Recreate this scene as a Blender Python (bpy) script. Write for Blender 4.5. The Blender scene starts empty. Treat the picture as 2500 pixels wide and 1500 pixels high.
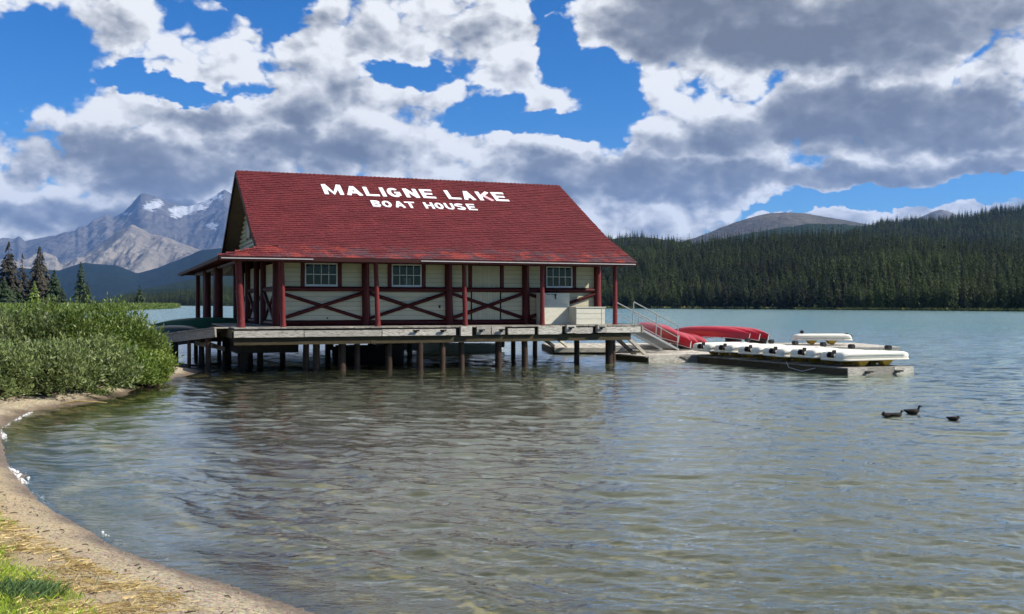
import bpy, math, random
import numpy as np
R = math.radians
random.seed(7); rng = np.random.default_rng(7)
scene = bpy.context.scene
col = scene.collection

# ------------------------------------------------------------------ camera
HC = 2.4; F = 2508.0; PIT = 0.003455; ROL = 0.000669
cam = bpy.data.cameras.new('camera'); camo = bpy.data.objects.new('camera', cam); col.objects.link(camo)
cam.sensor_width = 36; cam.lens = F/2500*36; cam.clip_start = 0.05; cam.clip_end = 60000
camo.location = (0, 0, HC); camo.rotation_euler = (R(90)-PIT, -ROL, 0)
scene.camera = camo
scene.view_settings.view_transform = 'Standard'; scene.view_settings.look = 'None'
scene.view_settings.exposure = .52; scene.view_settings.gamma = 1; scene.view_settings.use_curve_mapping = False

cy = scene.cycles
cy.max_bounces = 6; cy.diffuse_bounces = 2; cy.glossy_bounces = 3; cy.transmission_bounces = 3; cy.transparent_max_bounces = 10; cy.volume_bounces = 0
cy.use_adaptive_sampling = True; cy.adaptive_threshold = .02; cy.use_denoising = True; cy.caustics_reflective = False; cy.caustics_refractive = False

# ------------------------------------------------------------------ node helper
class N:
    def __init__(s, tree): s.t = tree
    def n(s, typ, ins=None, **kw):
        nd = s.t.nodes.new(typ)
        for k, v in kw.items(): setattr(nd, k, v)
        for k, v in (ins or {}).items():
            sock = nd.inputs[k]
            if isinstance(v, bpy.types.NodeSocket): s.t.links.new(v, sock)
            elif v is not None: sock.default_value = v
        return nd
    def m(s, op, a, b=None, c=None, clamp=False):
        nd = s.t.nodes.new('ShaderNodeMath'); nd.operation = op; nd.use_clamp = clamp
        for i, v in enumerate((a, b, c)):
            if v is None: continue
            if isinstance(v, bpy.types.NodeSocket): s.t.links.new(v, nd.inputs[i])
            else: nd.inputs[i].default_value = v
        return nd.outputs[0]
    def v(s, op, a, b=None, c=None):
        nd = s.t.nodes.new('ShaderNodeVectorMath'); nd.operation = op
        for i, v in enumerate((a, b, c)):
            if v is None: continue
            if isinstance(v, bpy.types.NodeSocket): s.t.links.new(v, nd.inputs[i])
            elif op == 'SCALE' and i == 1: nd.inputs['Scale'].default_value = v
            else: nd.inputs[i].default_value = v
        return nd.outputs['Value'] if op in ('LENGTH', 'DOT_PRODUCT', 'DISTANCE') else nd.outputs[0]
    def scale(s, a, k):
        nd = s.t.nodes.new('ShaderNodeVectorMath'); nd.operation = 'SCALE'
        s.t.links.new(a, nd.inputs[0])
        if isinstance(k, bpy.types.NodeSocket): s.t.links.new(k, nd.inputs['Scale'])
        else: nd.inputs['Scale'].default_value = k
        return nd.outputs[0]
    def mr(s, v, a, b, c=0., d=1., interp='LINEAR'):
        return s.n('ShaderNodeMapRange', {'Value': v, 'From Min': a, 'From Max': b, 'To Min': c, 'To Max': d}, interpolation_type=interp).outputs[0]
    def mix(s, f, a, b, blend='MIX'):
        nd = s.t.nodes.new('ShaderNodeMix'); nd.data_type = 'RGBA'; nd.blend_type = blend
        for i, v in ((0, f), (6, a), (7, b)):
            if isinstance(v, bpy.types.NodeSocket): s.t.links.new(v, nd.inputs[i])
            else: nd.inputs[i].default_value = v if i == 0 else ((*v, 1) if len(v) == 3 else v)
        return nd.outputs[2]
    def noise(s, vec, scale, detail=4, rough=.5, dist=0, out=0):
        return s.n('ShaderNodeTexNoise', {'Vector': vec, 'Scale': scale, 'Detail': detail, 'Roughness': rough, 'Distortion': dist}).outputs[out]

# ------------------------------------------------------------------ pixel rays (photograph coordinates 2500 x 1500)
def ray(px, py):
    c, s = math.cos(ROL), math.sin(ROL)
    a, b = px-1250, py-750
    u = c*a+s*b; v = -s*a+c*b
    d = (u/F, 1, -v/F)
    return np.array([d[0], d[1]*math.cos(PIT)+d[2]*math.sin(PIT), d[2]*math.cos(PIT)-d[1]*math.sin(PIT)])
def at_y(px, py, Y):
    d = ray(px, py); return np.array([0, 0, HC])+d*(Y/d[1])
def at_z(px, py, z):
    d = ray(px, py); return np.array([0, 0, HC])+d*((z-HC)/d[2])

# ------------------------------------------------------------------ sun
BA = R(21.3)                      # building axis
SUN_AZ = BA-R(31)                 # direction to the sun, measured from +X
SUN_EL = R(38)
sd = np.array([math.cos(SUN_AZ)*math.cos(SUN_EL), math.sin(SUN_AZ)*math.cos(SUN_EL), math.sin(SUN_EL)])
sun = bpy.data.lights.new('sun', 'SUN'); suno = bpy.data.objects.new('sun', sun); col.objects.link(suno)
sun.energy = 5.0; sun.angle = R(.5); sun.color = (1, .93, .82)
import mathutils
suno.rotation_euler = mathutils.Vector(sd).to_track_quat('Z', 'Y').to_euler()
suno.location = (30, 0, 30)

# ------------------------------------------------------------------ world: sky texture with procedural clouds
world = bpy.data.worlds.new('World'); scene.world = world; world.use_nodes = True
wt = world.node_tree; wt.nodes.clear(); w = N(wt)
SKY = .078
# group: cloud relief noise
cg = bpy.data.node_groups.new('cloud_noise', 'ShaderNodeTree')
cg.interface.new_socket('Vector', in_out='INPUT', socket_type='NodeSocketVector')
cg.interface.new_socket('Value', in_out='OUTPUT', socket_type='NodeSocketFloat')
g = N(cg); gi = cg.nodes.new('NodeGroupInput'); go = cg.nodes.new('NodeGroupOutput')
n1 = g.noise(gi.outputs[0], 5.0, 4, .55)
def ridged(sc, det, off):
    nd = g.n('ShaderNodeTexNoise', {'Vector': g.v('ADD', gi.outputs[0], off), 'Scale': sc, 'Detail': det, 'Roughness': .52, 'Lacunarity': 2.1}, noise_type='FBM', normalize=False)
    return g.m('ABSOLUTE', nd.outputs[0])
b1 = ridged(10.0, 1.0, (0, 0, 0)); b2 = ridged(24.0, 2.0, (3, 1, 2)); b3 = ridged(60.0, 3.0, (7, 5, 1))
bil = g.m('ADD', g.m('MULTIPLY', b1, .42), g.m('ADD', g.m('MULTIPLY', b2, .17), g.m('MULTIPLY', b3, .07)))
val = g.m('ADD', n1, bil)
cg.links.new(val, go.inputs[0])

tc = w.n('ShaderNodeTexCoord').outputs['Generated']
sp = w.n('ShaderNodeSeparateXYZ', {0: tc})
az = w.m('ARCTAN2', sp.outputs[0], sp.outputs[1])
el = w.m('ARCSINE', sp.outputs[2])
p3 = w.v('MULTIPLY', tc, (1, 1, 1.45))
warp = w.n('ShaderNodeTexNoise', {'Vector': p3, 'Scale': 8.0, 'Detail': 5.0, 'Roughness': .6}).outputs['Color']
wv = w.scale(w.v('SUBTRACT', warp, (.5, .5, .5)), .10)
pe = w.v('ADD', w.n('ShaderNodeCombineXYZ', {0: az, 1: el}).outputs[0], wv)
def ellipses(lst):
    acc = None
    for (cx, cy, rx, ry, k) in lst:
        a = math.atan((cx-1250)/F); e = math.atan((742-cy)/F*math.cos(a))
        q = w.v('MULTIPLY_ADD', pe, (F/rx, F/ry, 0), (-a*F/rx, -e*F/ry, 0))
        f = w.m('MULTIPLY', w.m('SUBTRACT', 1.0, w.v('LENGTH', q)), k)
        acc = f if acc is None else w.m('MAXIMUM', acc, f)
    return w.m('MAXIMUM', acc, 0.0)
holes = ellipses([(-80, 130, 330, 190, 1.3), (690, -10, 150, 90, 1.2), (450, 208, 230, 34, 1.0), (970, 150, 200, 38, 1.0),
    (1170, 285, 110, 50, .8), (1330, 320, 270, 52, 1.3), (1470, 250, 120, 140, 1.3), (1385, 120, 75, 150, 1.2), (1350, 10, 90, 60, 1.2),
    (2330, 488, 460, 46, 1.6), (1225, 235, 90, 60, .8), (2120, 515, 350, 26, 1.4)])
darks = ellipses([(2050, 60, 620, 150, 1.7), (2300, 290, 560, 110, 1.5), (1900, 445, 800, 62, 1.1), (330, 385, 520, 75, 1.0),
    (120, 510, 480, 60, 1.0), (520, 265, 380, 45, .5), (1500, 430, 500, 60, .9), (800, 60, 330, 50, .5), (1750, 350, 300, 60, .6), (800, 360, 420, 70, .7), (300, 90, 240, 50, .5), (1120, 60, 110, 70, .5)])
lights = ellipses([(1500, 90, 130, 110, 1.2), (1750, 235, 260, 60, 1.0), (1250, 350, 230, 55, 1.0), (1750, 400, 200, 55, .9), (290, 250, 260, 60, 1.0), (1240, 110, 120, 130, .9), (850, 480, 300, 60, .6), (2150, 180, 300, 40, .7), (20, 430, 130, 60, .7), (100, 575, 330, 55, 1.1), (480, 450, 170, 40, .8), (1400, 560, 200, 40, .9)])
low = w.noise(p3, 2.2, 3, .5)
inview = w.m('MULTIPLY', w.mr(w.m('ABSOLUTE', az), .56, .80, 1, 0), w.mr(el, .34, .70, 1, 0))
outhole = w.m('MULTIPLY', w.mr(low, .42, .54, 0, .95), w.mr(w.m('ABSOLUTE', az), .8, 1.5, .0, 1))  # unseen sky behind the camera cleared of cloud to lower ambient and deepen shade
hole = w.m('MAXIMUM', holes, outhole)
def cn(v): 
    nd = wt.nodes.new('ShaderNodeGroup'); nd.node_tree = cg; wt.links.new(v, nd.inputs[0]); return nd.outputs[0]
c0 = cn(p3)
c1 = cn(w.v('ADD', p3, (.008, -.002, .014)))
c2 = cn(w.v('ADD', p3, (.024, -.004, .040)))
n0 = w.m('SUBTRACT', c0, .60)
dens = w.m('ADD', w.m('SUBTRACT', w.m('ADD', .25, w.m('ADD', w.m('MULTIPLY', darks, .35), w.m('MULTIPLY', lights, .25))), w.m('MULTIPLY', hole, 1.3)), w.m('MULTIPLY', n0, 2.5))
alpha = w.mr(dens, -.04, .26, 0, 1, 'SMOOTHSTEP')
relief = w.m('ADD', w.m('MULTIPLY', w.m('SUBTRACT', c0, c1), 2.6), w.m('MULTIPLY', w.m('SUBTRACT', c0, c2), 1.1))
thick = w.mr(dens, .05, 1.0, 0, 1, 'SMOOTHSTEP')
dk = w.mr(w.m('ADD', darks, w.m('MULTIPLY', n0, 1.6)), .05, .85, 0, 1, 'SMOOTHSTEP')
dkout = w.m('MULTIPLY', w.mr(w.noise(p3, 3.3, 4, .5),   .45, .62, -.12, .10), w.m('SUBTRACT', 1.0, inview))  # unseen clouds outside the view toned paler to brighten the water's reflections
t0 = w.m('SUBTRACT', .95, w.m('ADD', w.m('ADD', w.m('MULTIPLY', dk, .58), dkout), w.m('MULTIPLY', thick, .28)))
t0 = w.m('ADD', t0, w.m('MULTIPLY', lights, .25))
tone = w.m('ADD', t0, w.m('MULTIPLY', relief, w.mr(t0, .05, .6, .45, 1.0)))
ramp = w.n('ShaderNodeValToRGB', {0: tone})
cr = ramp.color_ramp
cr.elements[0].position = 0; cr.elements[0].color = (.170, .182, .208, 1)
cr.elements[1].position = 1; cr.elements[1].color = (.90, .91, .91, 1)
for p, c in ((.25, (.235, .252, .282)), (.5, (.40, .418, .445)), (.78, (.68, .69, .70))):
    e_ = cr.elements.new(p); e_.color = (*c, 1)
sky = w.n('ShaderNodeTexSky', sky_type='NISHITA', sun_disc=False)
sky.sun_elevation = SUN_EL; sky.sun_rotation = R(90)-SUN_AZ
sky.air_density = 1.0; sky.dust_density = .3; sky.ozone_density = 2.5; sky.altitude = 1600
skyc = w.n('ShaderNodeHueSaturation', {'Saturation': 1.4, 'Value': 1.0, 'Color': sky.outputs[0]}).outputs[0]
skyc = w.mix(1.0, skyc, (.62, .90, 1.16), 'MULTIPLY')
cloudc = w.scale(ramp.outputs[0], .77/SKY)
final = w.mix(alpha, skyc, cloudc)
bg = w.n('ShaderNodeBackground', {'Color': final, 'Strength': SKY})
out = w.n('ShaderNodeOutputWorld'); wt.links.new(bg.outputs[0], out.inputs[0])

# ------------------------------------------------------------------ mesh + object helpers
def tag(o, label=None, cat=None, group=None, kind=None):
    if label: o['label'] = label
    if cat: o['category'] = cat
    if group: o['group'] = group
    if kind: o['kind'] = kind
    return o
def empty(name, loc=(0, 0, 0), rz=0):
    o = bpy.data.objects.new(name, None); col.objects.link(o); o.location = loc; o.rotation_euler = (0, 0, rz)
    o.empty_display_size = .2
    return o
def link(name, me, parent=None, loc=None, rot=None, sc=None):
    o = bpy.data.objects.new(name, me); col.objects.link(o)
    if parent: o.parent = parent
    if loc is not None: o.location = loc
    if rot is not None: o.rotation_euler = rot
    if sc is not None: o.scale = sc
    return o
def npmesh(name, V, Fc, mat=None, smooth=False, attrs=None):
    """V (n,3), Fc (m,k) all faces the same size"""
    V = np.asarray(V, np.float32); Fc = np.asarray(Fc, np.int32)
    me = bpy.data.meshes.new(name)
    me.vertices.add(len(V)); me.vertices.foreach_set('co', V.ravel())
    m, k = Fc.shape
    me.loops.add(m*k); me.loops.foreach_set('vertex_index', Fc.ravel())
    me.polygons.add(m); me.polygons.foreach_set('loop_start', np.arange(0, m*k, k, dtype=np.int32))
    me.polygons.foreach_set('loop_total', np.full(m, k, np.int32))
    me.polygons.foreach_set('use_smooth', np.full(m, smooth))
    for an, (dom, arr) in (attrs or {}).items():
        a = me.attributes.new(an, 'FLOAT', dom); a.data.foreach_set('value', np.asarray(arr, np.float32).ravel())
    me.update(calc_edges=True)
    if mat: me.materials.append(mat)
    return me
class MB:
    def __init__(s): s.v = []; s.f = []
    def add(s, vs, fs):
        b = len(s.v); s.v += [tuple(p) for p in vs]; s.f += [tuple(b+i for i in f) for f in fs]; return s
    def box(s, x0, x1, y0, y1, z0, z1):
        return s.add([(x0, y0, z0), (x1, y0, z0), (x1, y1, z0), (x0, y1, z0), (x0, y0, z1), (x1, y0, z1), (x1, y1, z1), (x0, y1, z1)],
            [(0, 3, 2, 1), (4, 5, 6, 7), (0, 1, 5, 4), (1, 2, 6, 5), (2, 3, 7, 6), (3, 0, 4, 7)])
    def beam(s, a, b, w_, h_, up=(0, 0, 1)):
        a = np.array(a, float); b = np.array(b, float); d = b-a; d /= np.linalg.norm(d)
        sd_ = np.cross(d, up); sd_ /= np.linalg.norm(sd_); u = np.cross(sd_, d)
        vs = [p+sd_*w_/2*i+u*h_/2*j for p in (a, b) for i, j in ((-1, -1), (1, -1), (1, 1), (-1, 1))]
        return s.add(vs, [(0, 1, 2, 3), (7, 6, 5, 4), (0, 4, 5, 1), (1, 5, 6, 2), (2, 6, 7, 3), (3, 7, 4, 0)])
    def tube(s, pts, rad, n=8, cap=True, wob=0):
        pts = [np.array(p, float) for p in pts]
        if not hasattr(rad, '__len__'): rad = [rad]*len(pts)
        b = len(s.v); prev = None
        for i, p in enumerate(pts):
            d = pts[min(i+1, len(pts)-1)]-pts[max(i-1, 0)]; d = d/(np.linalg.norm(d)+1e-9)
            ref = np.array((0, 0, 1.)) if abs(d[2]) < .9 else np.array((1., 0, 0))
            x = np.cross(d, ref); x /= np.linalg.norm(x); y = np.cross(d, x)
            for k in range(n):
                t = 2*math.pi*k/n; r = rad[i]*(1+random.uniform(-wob, wob))
                s.v.append(tuple(p+x*math.cos(t)*r+y*math.sin(t)*r))
        for i in range(len(pts)-1):
            for k in range(n):
                k2 = (k+1) % n
                s.f.append((b+i*n+k, b+i*n+k2, b+(i+1)*n+k2, b+(i+1)*n+k))
        if cap:
            s.f.append(tuple(b+k for k in range(n))[::-1]); e = b+(len(pts)-1)*n; s.f.append(tuple(e+k for k in range(n)))
        return s
    def loft(s, rings, cap=True):
        b = len(s.v); n = len(rings[0])
        for r in rings: s.v += [tuple(p) for p in r]
        for i in range(len(rings)-1):
            for k in range(n):
                k2 = (k+1) % n
                s.f.append((b+i*n+k, b+i*n+k2, b+(i+1)*n+k2, b+(i+1)*n+k))
        if cap:
            s.f.append(tuple(b+k for k in range(n))[::-1]); e = b+(len(rings)-1)*n; s.f.append(tuple(e+k for k in range(n)))
        return s
    def mesh(s, name, mat, smooth=False, bevel=0):
        me = bpy.data.meshes.new(name); me.from_pydata(s.v, [], s.f)
        if smooth:
            me.polygons.foreach_set('use_smooth', [True]*len(me.polygons))
        if mat: me.materials.append(mat)
        import bmesh
        bm = bmesh.new(); bm.from_mesh(me); bmesh.ops.recalc_face_normals(bm, faces=bm.faces[:])
        if bevel:
            bmesh.ops.bevel(bm, geom=bm.edges[:], offset=bevel, segments=2, affect='EDGES', clamp_overlap=True)
        bm.to_mesh(me); bm.free()
        return me
    def build(s, name, mat, parent=None, smooth=False, bevel=0):
        me = s.mesh(name, mat, smooth, bevel)
        o = link(name, me, parent)
        if smooth: me.set_sharp_from_angle(angle=R(40)) if hasattr(me, 'set_sharp_from_angle') else None
        return o
UNIT = {}
def unit_box(mat):
    """12-triangle box shared by all alike planks and boards (unit size, scaled per object)"""
    if mat.name not in UNIT: UNIT[mat.name] = MB().box(-.5, .5, -.5, .5, -.5, .5).mesh('board', mat)
    return UNIT[mat.name]
def board(name, mat, parent, x0, x1, y0, y1, z0, z1):
    return link(name, unit_box(mat), parent, ((x0+x1)/2, (y0+y1)/2, (z0+z1)/2), None, (x1-x0, y1-y0, z1-z0))
def copy_tree(o, parent=None):
    c = o.copy(); col.objects.link(c); c.parent = parent
    for ch in list(o.children): copy_tree(ch, c)
    return c
# numpy value noise
def vnoise(x, y, seed=0):
    xi = np.floor(x).astype(np.int64); yi = np.floor(y).astype(np.int64); xf = x-xi; yf = y-yi
    def h(a, b):
        n = (a*374761393+b*668265263+seed*1442695041) & 0xffffffff
        n = ((n ^ (n >> 13))*1274126177) & 0xffffffff
        return ((n ^ (n >> 16)) & 0xffff)/65535.
    u = xf*xf*(3-2*xf); v = yf*yf*(3-2*yf)
    return (h(xi, yi)*(1-u)+h(xi+1, yi)*u)*(1-v)+(h(xi, yi+1)*(1-u)+h(xi+1, yi+1)*u)*v
def fbm(x, y, oct=5, seed=0, gain=.5, ridged=False):
    a = 1; s = 0; t = 0
    for i in range(oct):
        n = vnoise(x, y, seed+i*17)
        if ridged: n = 1-abs(2*n-1)
        s = s+a*n; t += a; a *= gain; x = x*2.03+13.1; y = y*2.03+7.7
    return s/t
def sstep(a, b, x):
    t = np.clip((x-a)/(b-a), 0, 1); return t*t*(3-2*t)

# ------------------------------------------------------------------ materials
def mat(name):
    m = bpy.data.materials.new(name); m.use_nodes = True; m.node_tree.nodes.clear(); return m, N(m.node_tree)
def finish(m, n, shader, disp=None):
    o = n.n('ShaderNodeOutputMaterial'); m.node_tree.links.new(shader, o.inputs[0])
    return m
def pbr(name, colr, rough=.6, var=.25, scale=6, stretch=(1, 1, 1), bump=.15, bscale=None, dirt=None, dirtc=(.03, .03, .025), metal=0, spec=.18, objvar=.12, edge=None):
    """painted / weathered surface: base colour with two noise variations, dirt and fine relief"""
    m, n = mat(name)
    co = n.n('ShaderNodeTexCoord').outputs['Object']; geo = n.n('ShaderNodeNewGeometry')
    pos = n.v('MULTIPLY', geo.outputs['Position'], stretch)
    a = n.noise(pos, scale, 6, .6); b = n.noise(pos, scale*7.3, 4, .6)
    f = n.m('ADD', n.m('MULTIPLY', a, .6), n.m('MULTIPLY', b, .4))
    lo = tuple(c*(1-var) for c in colr); hi = tuple(min(1, c*(1+var)) for c in colr)
    c = n.mix(n.mr(f, .35, .65), lo, hi)
    oi = n.n('ShaderNodeObjectInfo').outputs['Random']
    c = n.mix(1.0, c, n.n('ShaderNodeCombineColor', {0: n.mr(oi, 0, 1, 1-objvar, 1+objvar), 1: n.mr(oi, 0, 1, 1-objvar, 1+objvar), 2: n.mr(oi, 0, 1, 1-objvar, 1+objvar)}).outputs[0], 'MULTIPLY')
    if dirt:
        d = n.noise(pos, dirt[0], 7, .65); c = n.mix(n.mr(d, dirt[1], dirt[2], 0, dirt[3]), c, dirtc)
    bs = n.n('ShaderNodeBump', {'Strength': bump, 'Distance': .02, 'Height': n.noise(pos, bscale or scale*9, 5, .6)})
    p = n.n('ShaderNodeBsdfPrincipled', {'Base Color': c, 'Roughness': rough, 'Metallic': metal, 'Specular IOR Level': spec, 'Normal': bs.outputs[0]})
    return finish(m, n, p.outputs[0])
M = {}
M['cream'] = pbr('cream_paint', (.55, .51, .355), .6, .07, 2.5, (1, 1, 4), .2, 30, (5, .55, .8, .35), (.35, .31, .2), objvar=.05)
M['white_box'] = pbr('pale_box_paint', (.62, .60, .49), .55, .08, 3, (1, 1, 3), .25, 40, (9, .56, .75, .6), (.28, .24, .16), objvar=.05)
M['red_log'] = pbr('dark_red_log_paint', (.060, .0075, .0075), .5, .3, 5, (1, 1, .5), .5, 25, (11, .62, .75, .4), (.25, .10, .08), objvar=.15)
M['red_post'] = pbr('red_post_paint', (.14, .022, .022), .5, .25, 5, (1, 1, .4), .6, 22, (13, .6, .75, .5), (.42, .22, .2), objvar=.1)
M['soffit'] = pbr('dark_red_soffit', (.035, .010, .009), .7, .2, 4)
M['white_trim'] = pbr('white_window_paint', (.72, .72, .68), .45, .06, 8, bump=.1, objvar=.03)
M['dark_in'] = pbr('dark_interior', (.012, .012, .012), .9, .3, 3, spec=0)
M['timber'] = pbr('weathered_grey_timber', (.30, .28, .24), .75, .35, 4, (1, 1, 6), .6, 30, (7, .5, .72, .6), (.07, .055, .04), objvar=.3)
M['white_timber'] = pbr('weathered_white_timber', (.56, .53, .46), .7, .3, 3, (1, 1, 9), .7, 30, (6, .47, .62, .85), (.12, .10, .075), objvar=.25)
M['beam'] = pbr('old_brown_green_beam', (.075, .058, .032), .8, .4, 3, (1, 1, 7), .6, 30, (5, .5, .7, .6), (.045, .05, .02), objvar=.2)
M['pile'] = pbr('wet_brown_pile', (.05, .03, .02), .6, .45, 4, (1, 1, .6), .7, 20, (9, .5, .7, .6), (.04, .03, .025), objvar=.3)
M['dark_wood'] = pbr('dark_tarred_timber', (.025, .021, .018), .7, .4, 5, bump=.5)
M['metal'] = pbr('galvanised_metal', (.36, .37, .36), .4, .1, 20, metal=.7, bump=.05, objvar=.05)
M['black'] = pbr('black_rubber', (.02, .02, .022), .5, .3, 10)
M['canoe_red'] = pbr('red_canoe_plastic', (.42, .016, .032), .32, .12, 3, bump=.04, spec=.5, objvar=.12)
M['canoe_green'] = pbr('green_canoe_plastic', (.03, .10, .065), .35, .12, 3, bump=.04)
M['canoe_dark'] = pbr('black_green_canoe_plastic', (.018, .03, .025), .35, .12, 3, bump=.04)
M['hull_white'] = pbr('cream_white_fibreglass', (.78, .76, .66), .35, .05, 4, bump=.04, dirt=(5, .58, .8, .3), dirtc=(.45, .42, .33), objvar=.04)
M['yellow'] = pbr('yellow_plastic', (.55, .36, .06), .45, .15, 4)
M['snow_white'] = pbr('white_lettering_paint', (.86, .86, .85), .55, .03, 6, bump=.1, dirt=(14, .62, .8, .35), dirtc=(.6, .5, .5), objvar=0)
M['pink'] = pbr('faded_pink_lettering', (.78, .45, .50), .55, .08, 12, bump=.1)
M['stone'] = pbr('tan_chimney_stone', (.42, .31, .22), .8, .3, 9, bump=.7)
M['gutter'] = pbr('pale_drip_edge', (.5, .47, .46), .4, .1, 6)
M['rope'] = pbr('dark_rope', (.02, .02, .02), .9, .3, 10)

def roof_mat():
    m, n = mat('red_shingles')
    geo = n.n('ShaderNodeNewGeometry').outputs['Position']
    rnd = n.n('ShaderNodeAttribute', attribute_name='rnd').outputs['Fac']
    row = n.n('ShaderNodeAttribute', attribute_name='low').outputs['Fac']
    base = n.mix(n.mr(rnd, 0, 1), (.105, .012, .014), (.172, .021, .025))
    a = n.noise(geo, .9, 5, .6)
    base = n.mix(n.mr(a, .36, .62, 0, .7), base, (.09, .008, .011))
    pv = n.v('MULTIPLY', geo, (1, 1, 2.0))
    b = n.noise(pv, 1.1, 5, .65); c = n.noise(n.v('ADD', pv, (7, 3, 1)), 1.3, 5, .65)
    lowc = n.mix(n.mr(b, .46, .56), base, (.085, .036, .045))
    lowc = n.mix(n.mr(c, .50, .60), lowc, (.26, .040, .030))
    base = n.mix(row, base, lowc)
    speck = n.noise(geo, 26, 3, .7)
    base = n.mix(n.mr(speck, .60, .78, 0, .45), base, (.34, .075, .08))
    bs = n.n('ShaderNodeBump', {'Strength': .5, 'Distance': .012, 'Height': n.noise(geo, 45, 4, .7)})
    p = n.n('ShaderNodeBsdfPrincipled', {'Base Color': base, 'Roughness': .72, 'Specular IOR Level': .3, 'Normal': bs.outputs[0]})
    return finish(m, n, p.outputs[0])
M['roof'] = roof_mat()
def glass_mat():
    m, n = mat('window_glass')
    fr = .02
    tr = n.n('ShaderNodeBsdfTransparent', {'Color': (.35, .37, .36, 1)}).outputs[0]
    gl = n.n('ShaderNodeBsdfGlossy', {'Roughness': .02, 'Color': (1, 1, 1, 1)}).outputs[0]
    return finish(m, n, n.n('ShaderNodeMixShader', {0: fr, 1: tr, 2: gl}).outputs[0])
M['glass'] = glass_mat()
def leaf_mat(name, lo, hi, tip=None, trans=.35, rough=.5, patch=0):
    m, n = mat(name)
    rnd = n.n('ShaderNodeAttribute', attribute_name='rnd').outputs['Fac']
    geo = n.n('ShaderNodeNewGeometry').outputs['Position']
    a = n.noise(geo, 1.3, 3, .5)
    c = n.mix(n.m('ADD', n.m('MULTIPLY', rnd, .65), n.mr(a, .35, .65, 0, .35)), lo, hi)
    oi = n.n('ShaderNodeObjectInfo').outputs['Random']
    k = n.mr(oi, 0, 1, .75, 1.25)
    c = n.mix(1.0, c, n.n('ShaderNodeCombineColor', {0: k, 1: k, 2: k}).outputs[0], 'MULTIPLY')
    if patch:
        pk = n.mr(n.noise(geo, .014, 5, .6), .38, .62, .40, 1.4); c = n.mix(1.0, c, n.n('ShaderNodeCombineColor', {0: n.m('POWER', pk, 1.1), 1: pk, 2: n.m('POWER', pk, .7)}).outputs[0], 'MULTIPLY')
    if tip: c = n.mix(n.mr(rnd, .93, .96), c, tip)
    d = n.n('ShaderNodeBsdfPrincipled', {'Base Color': c, 'Roughness': rough, 'Specular IOR Level': .3}).outputs[0]
    t = n.n('ShaderNodeBsdfTranslucent', {'Color': c}).outputs[0]
    return finish(m, n, n.n('ShaderNodeMixShader', {0: trans, 1: d, 2: t}).outputs[0])
M['willow'] = leaf_mat('willow_leaves', (.075, .125, .022), (.21, .29, .055), (.36, .40, .20))
M['willow_grey'] = leaf_mat('grey_willow_leaves', (.09, .13, .04), (.23, .28, .10), (.36, .38, .24))
M['willow_yellow'] = leaf_mat('bright_willow_leaves', (.10, .16, .022), (.26, .34, .06), (.42, .45, .18))
M['twig'] = pbr('brown_twigs', (.08, .055, .04), .8, .3, 10)
M['bark'] = pbr('conifer_bark', (.09, .065, .05), .9, .3, 8)
M['spruce'] = leaf_mat('spruce_needles', (.014, .028, .012), (.045, .075, .026), trans=.12, rough=.7)
M['spruce_far'] = leaf_mat('forest_needles', (.009, .020, .006), (.072, .098, .022), trans=.15, rough=.8, patch=1)
M['spruce_brown'] = leaf_mat('dying_needles', (.024, .022, .016), (.058, .052, .036), trans=.1, rough=.8)
M['grass'] = leaf_mat('green_grass', (.17, .28, .02), (.46, .58, .07), (.62, .60, .20), .4)
M['tuft'] = leaf_mat('blue_green_grass', (.10, .19, .07), (.20, .30, .12), None, .3)
M['straw'] = leaf_mat('dry_straw', (.46, .34, .13), (.80, .64, .30), (.32, .20, .10), .2)
M['peninsula'] = leaf_mat('shrub_cover', (.07, .11, .02), (.17, .22, .05), None, .3)
M['shore_grass'] = leaf_mat('yellow_shore_grass', (.25, .24, .06), (.45, .42, .12), None, .3)
M['pebble'] = pbr('grey_brown_pebbles', (.26, .20, .16), .7, .5, 40, objvar=.2)
M['foam'] = pbr('white_foam', (.85, .85, .83), .6, .05, 30)
M['duck'] = pbr('dark_brown_feathers', (.014, .011, .009), .6, .5, 30, bump=.3)
M['duck_pale'] = pbr('pale_feathers', (.55, .45, .38), .6, .2, 30)

# ------------------------------------------------------------------ shoreline and ground
shore_px = [(764, 1500), (619, 1455), (473, 1404), (364, 1368), (236, 1306), (145, 1251), (62, 1186), (22, 1142), (10, 1100), (3, 1065), (12, 1045),
    (36, 1029), (65, 1011), (109, 1000), (189, 988), (263, 975), (315, 958), (378, 937), (431, 923), (483, 912), (500, 905)]
shore = [at_z(x, y, 0)[:2] for x, y in shore_px]
shore = [np.array((1.5, 4.2)), np.array((.2, 6.2))]+shore
land = shore+[np.array(p) for p in ((-10.6, 36.3), (-12.4, 36.9), (-14.3, 39), (-17, 43), (-21.5, 48), (-32, 60), (-50, 80), (-90, 100), (-400, 130), (-400, -60), (30, -60), (8, -5))]
def smooth_poly(P, it=2):
    P = [np.array(p, float) for p in P]
    for _ in range(it):
        Q = []
        for i in range(len(P)):
            a, b = P[i], P[(i+1) % len(P)]; Q += [a*.75+b*.25, a*.25+b*.75]
        P = Q
    return np.array(P)
LAND = smooth_poly(land)
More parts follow.
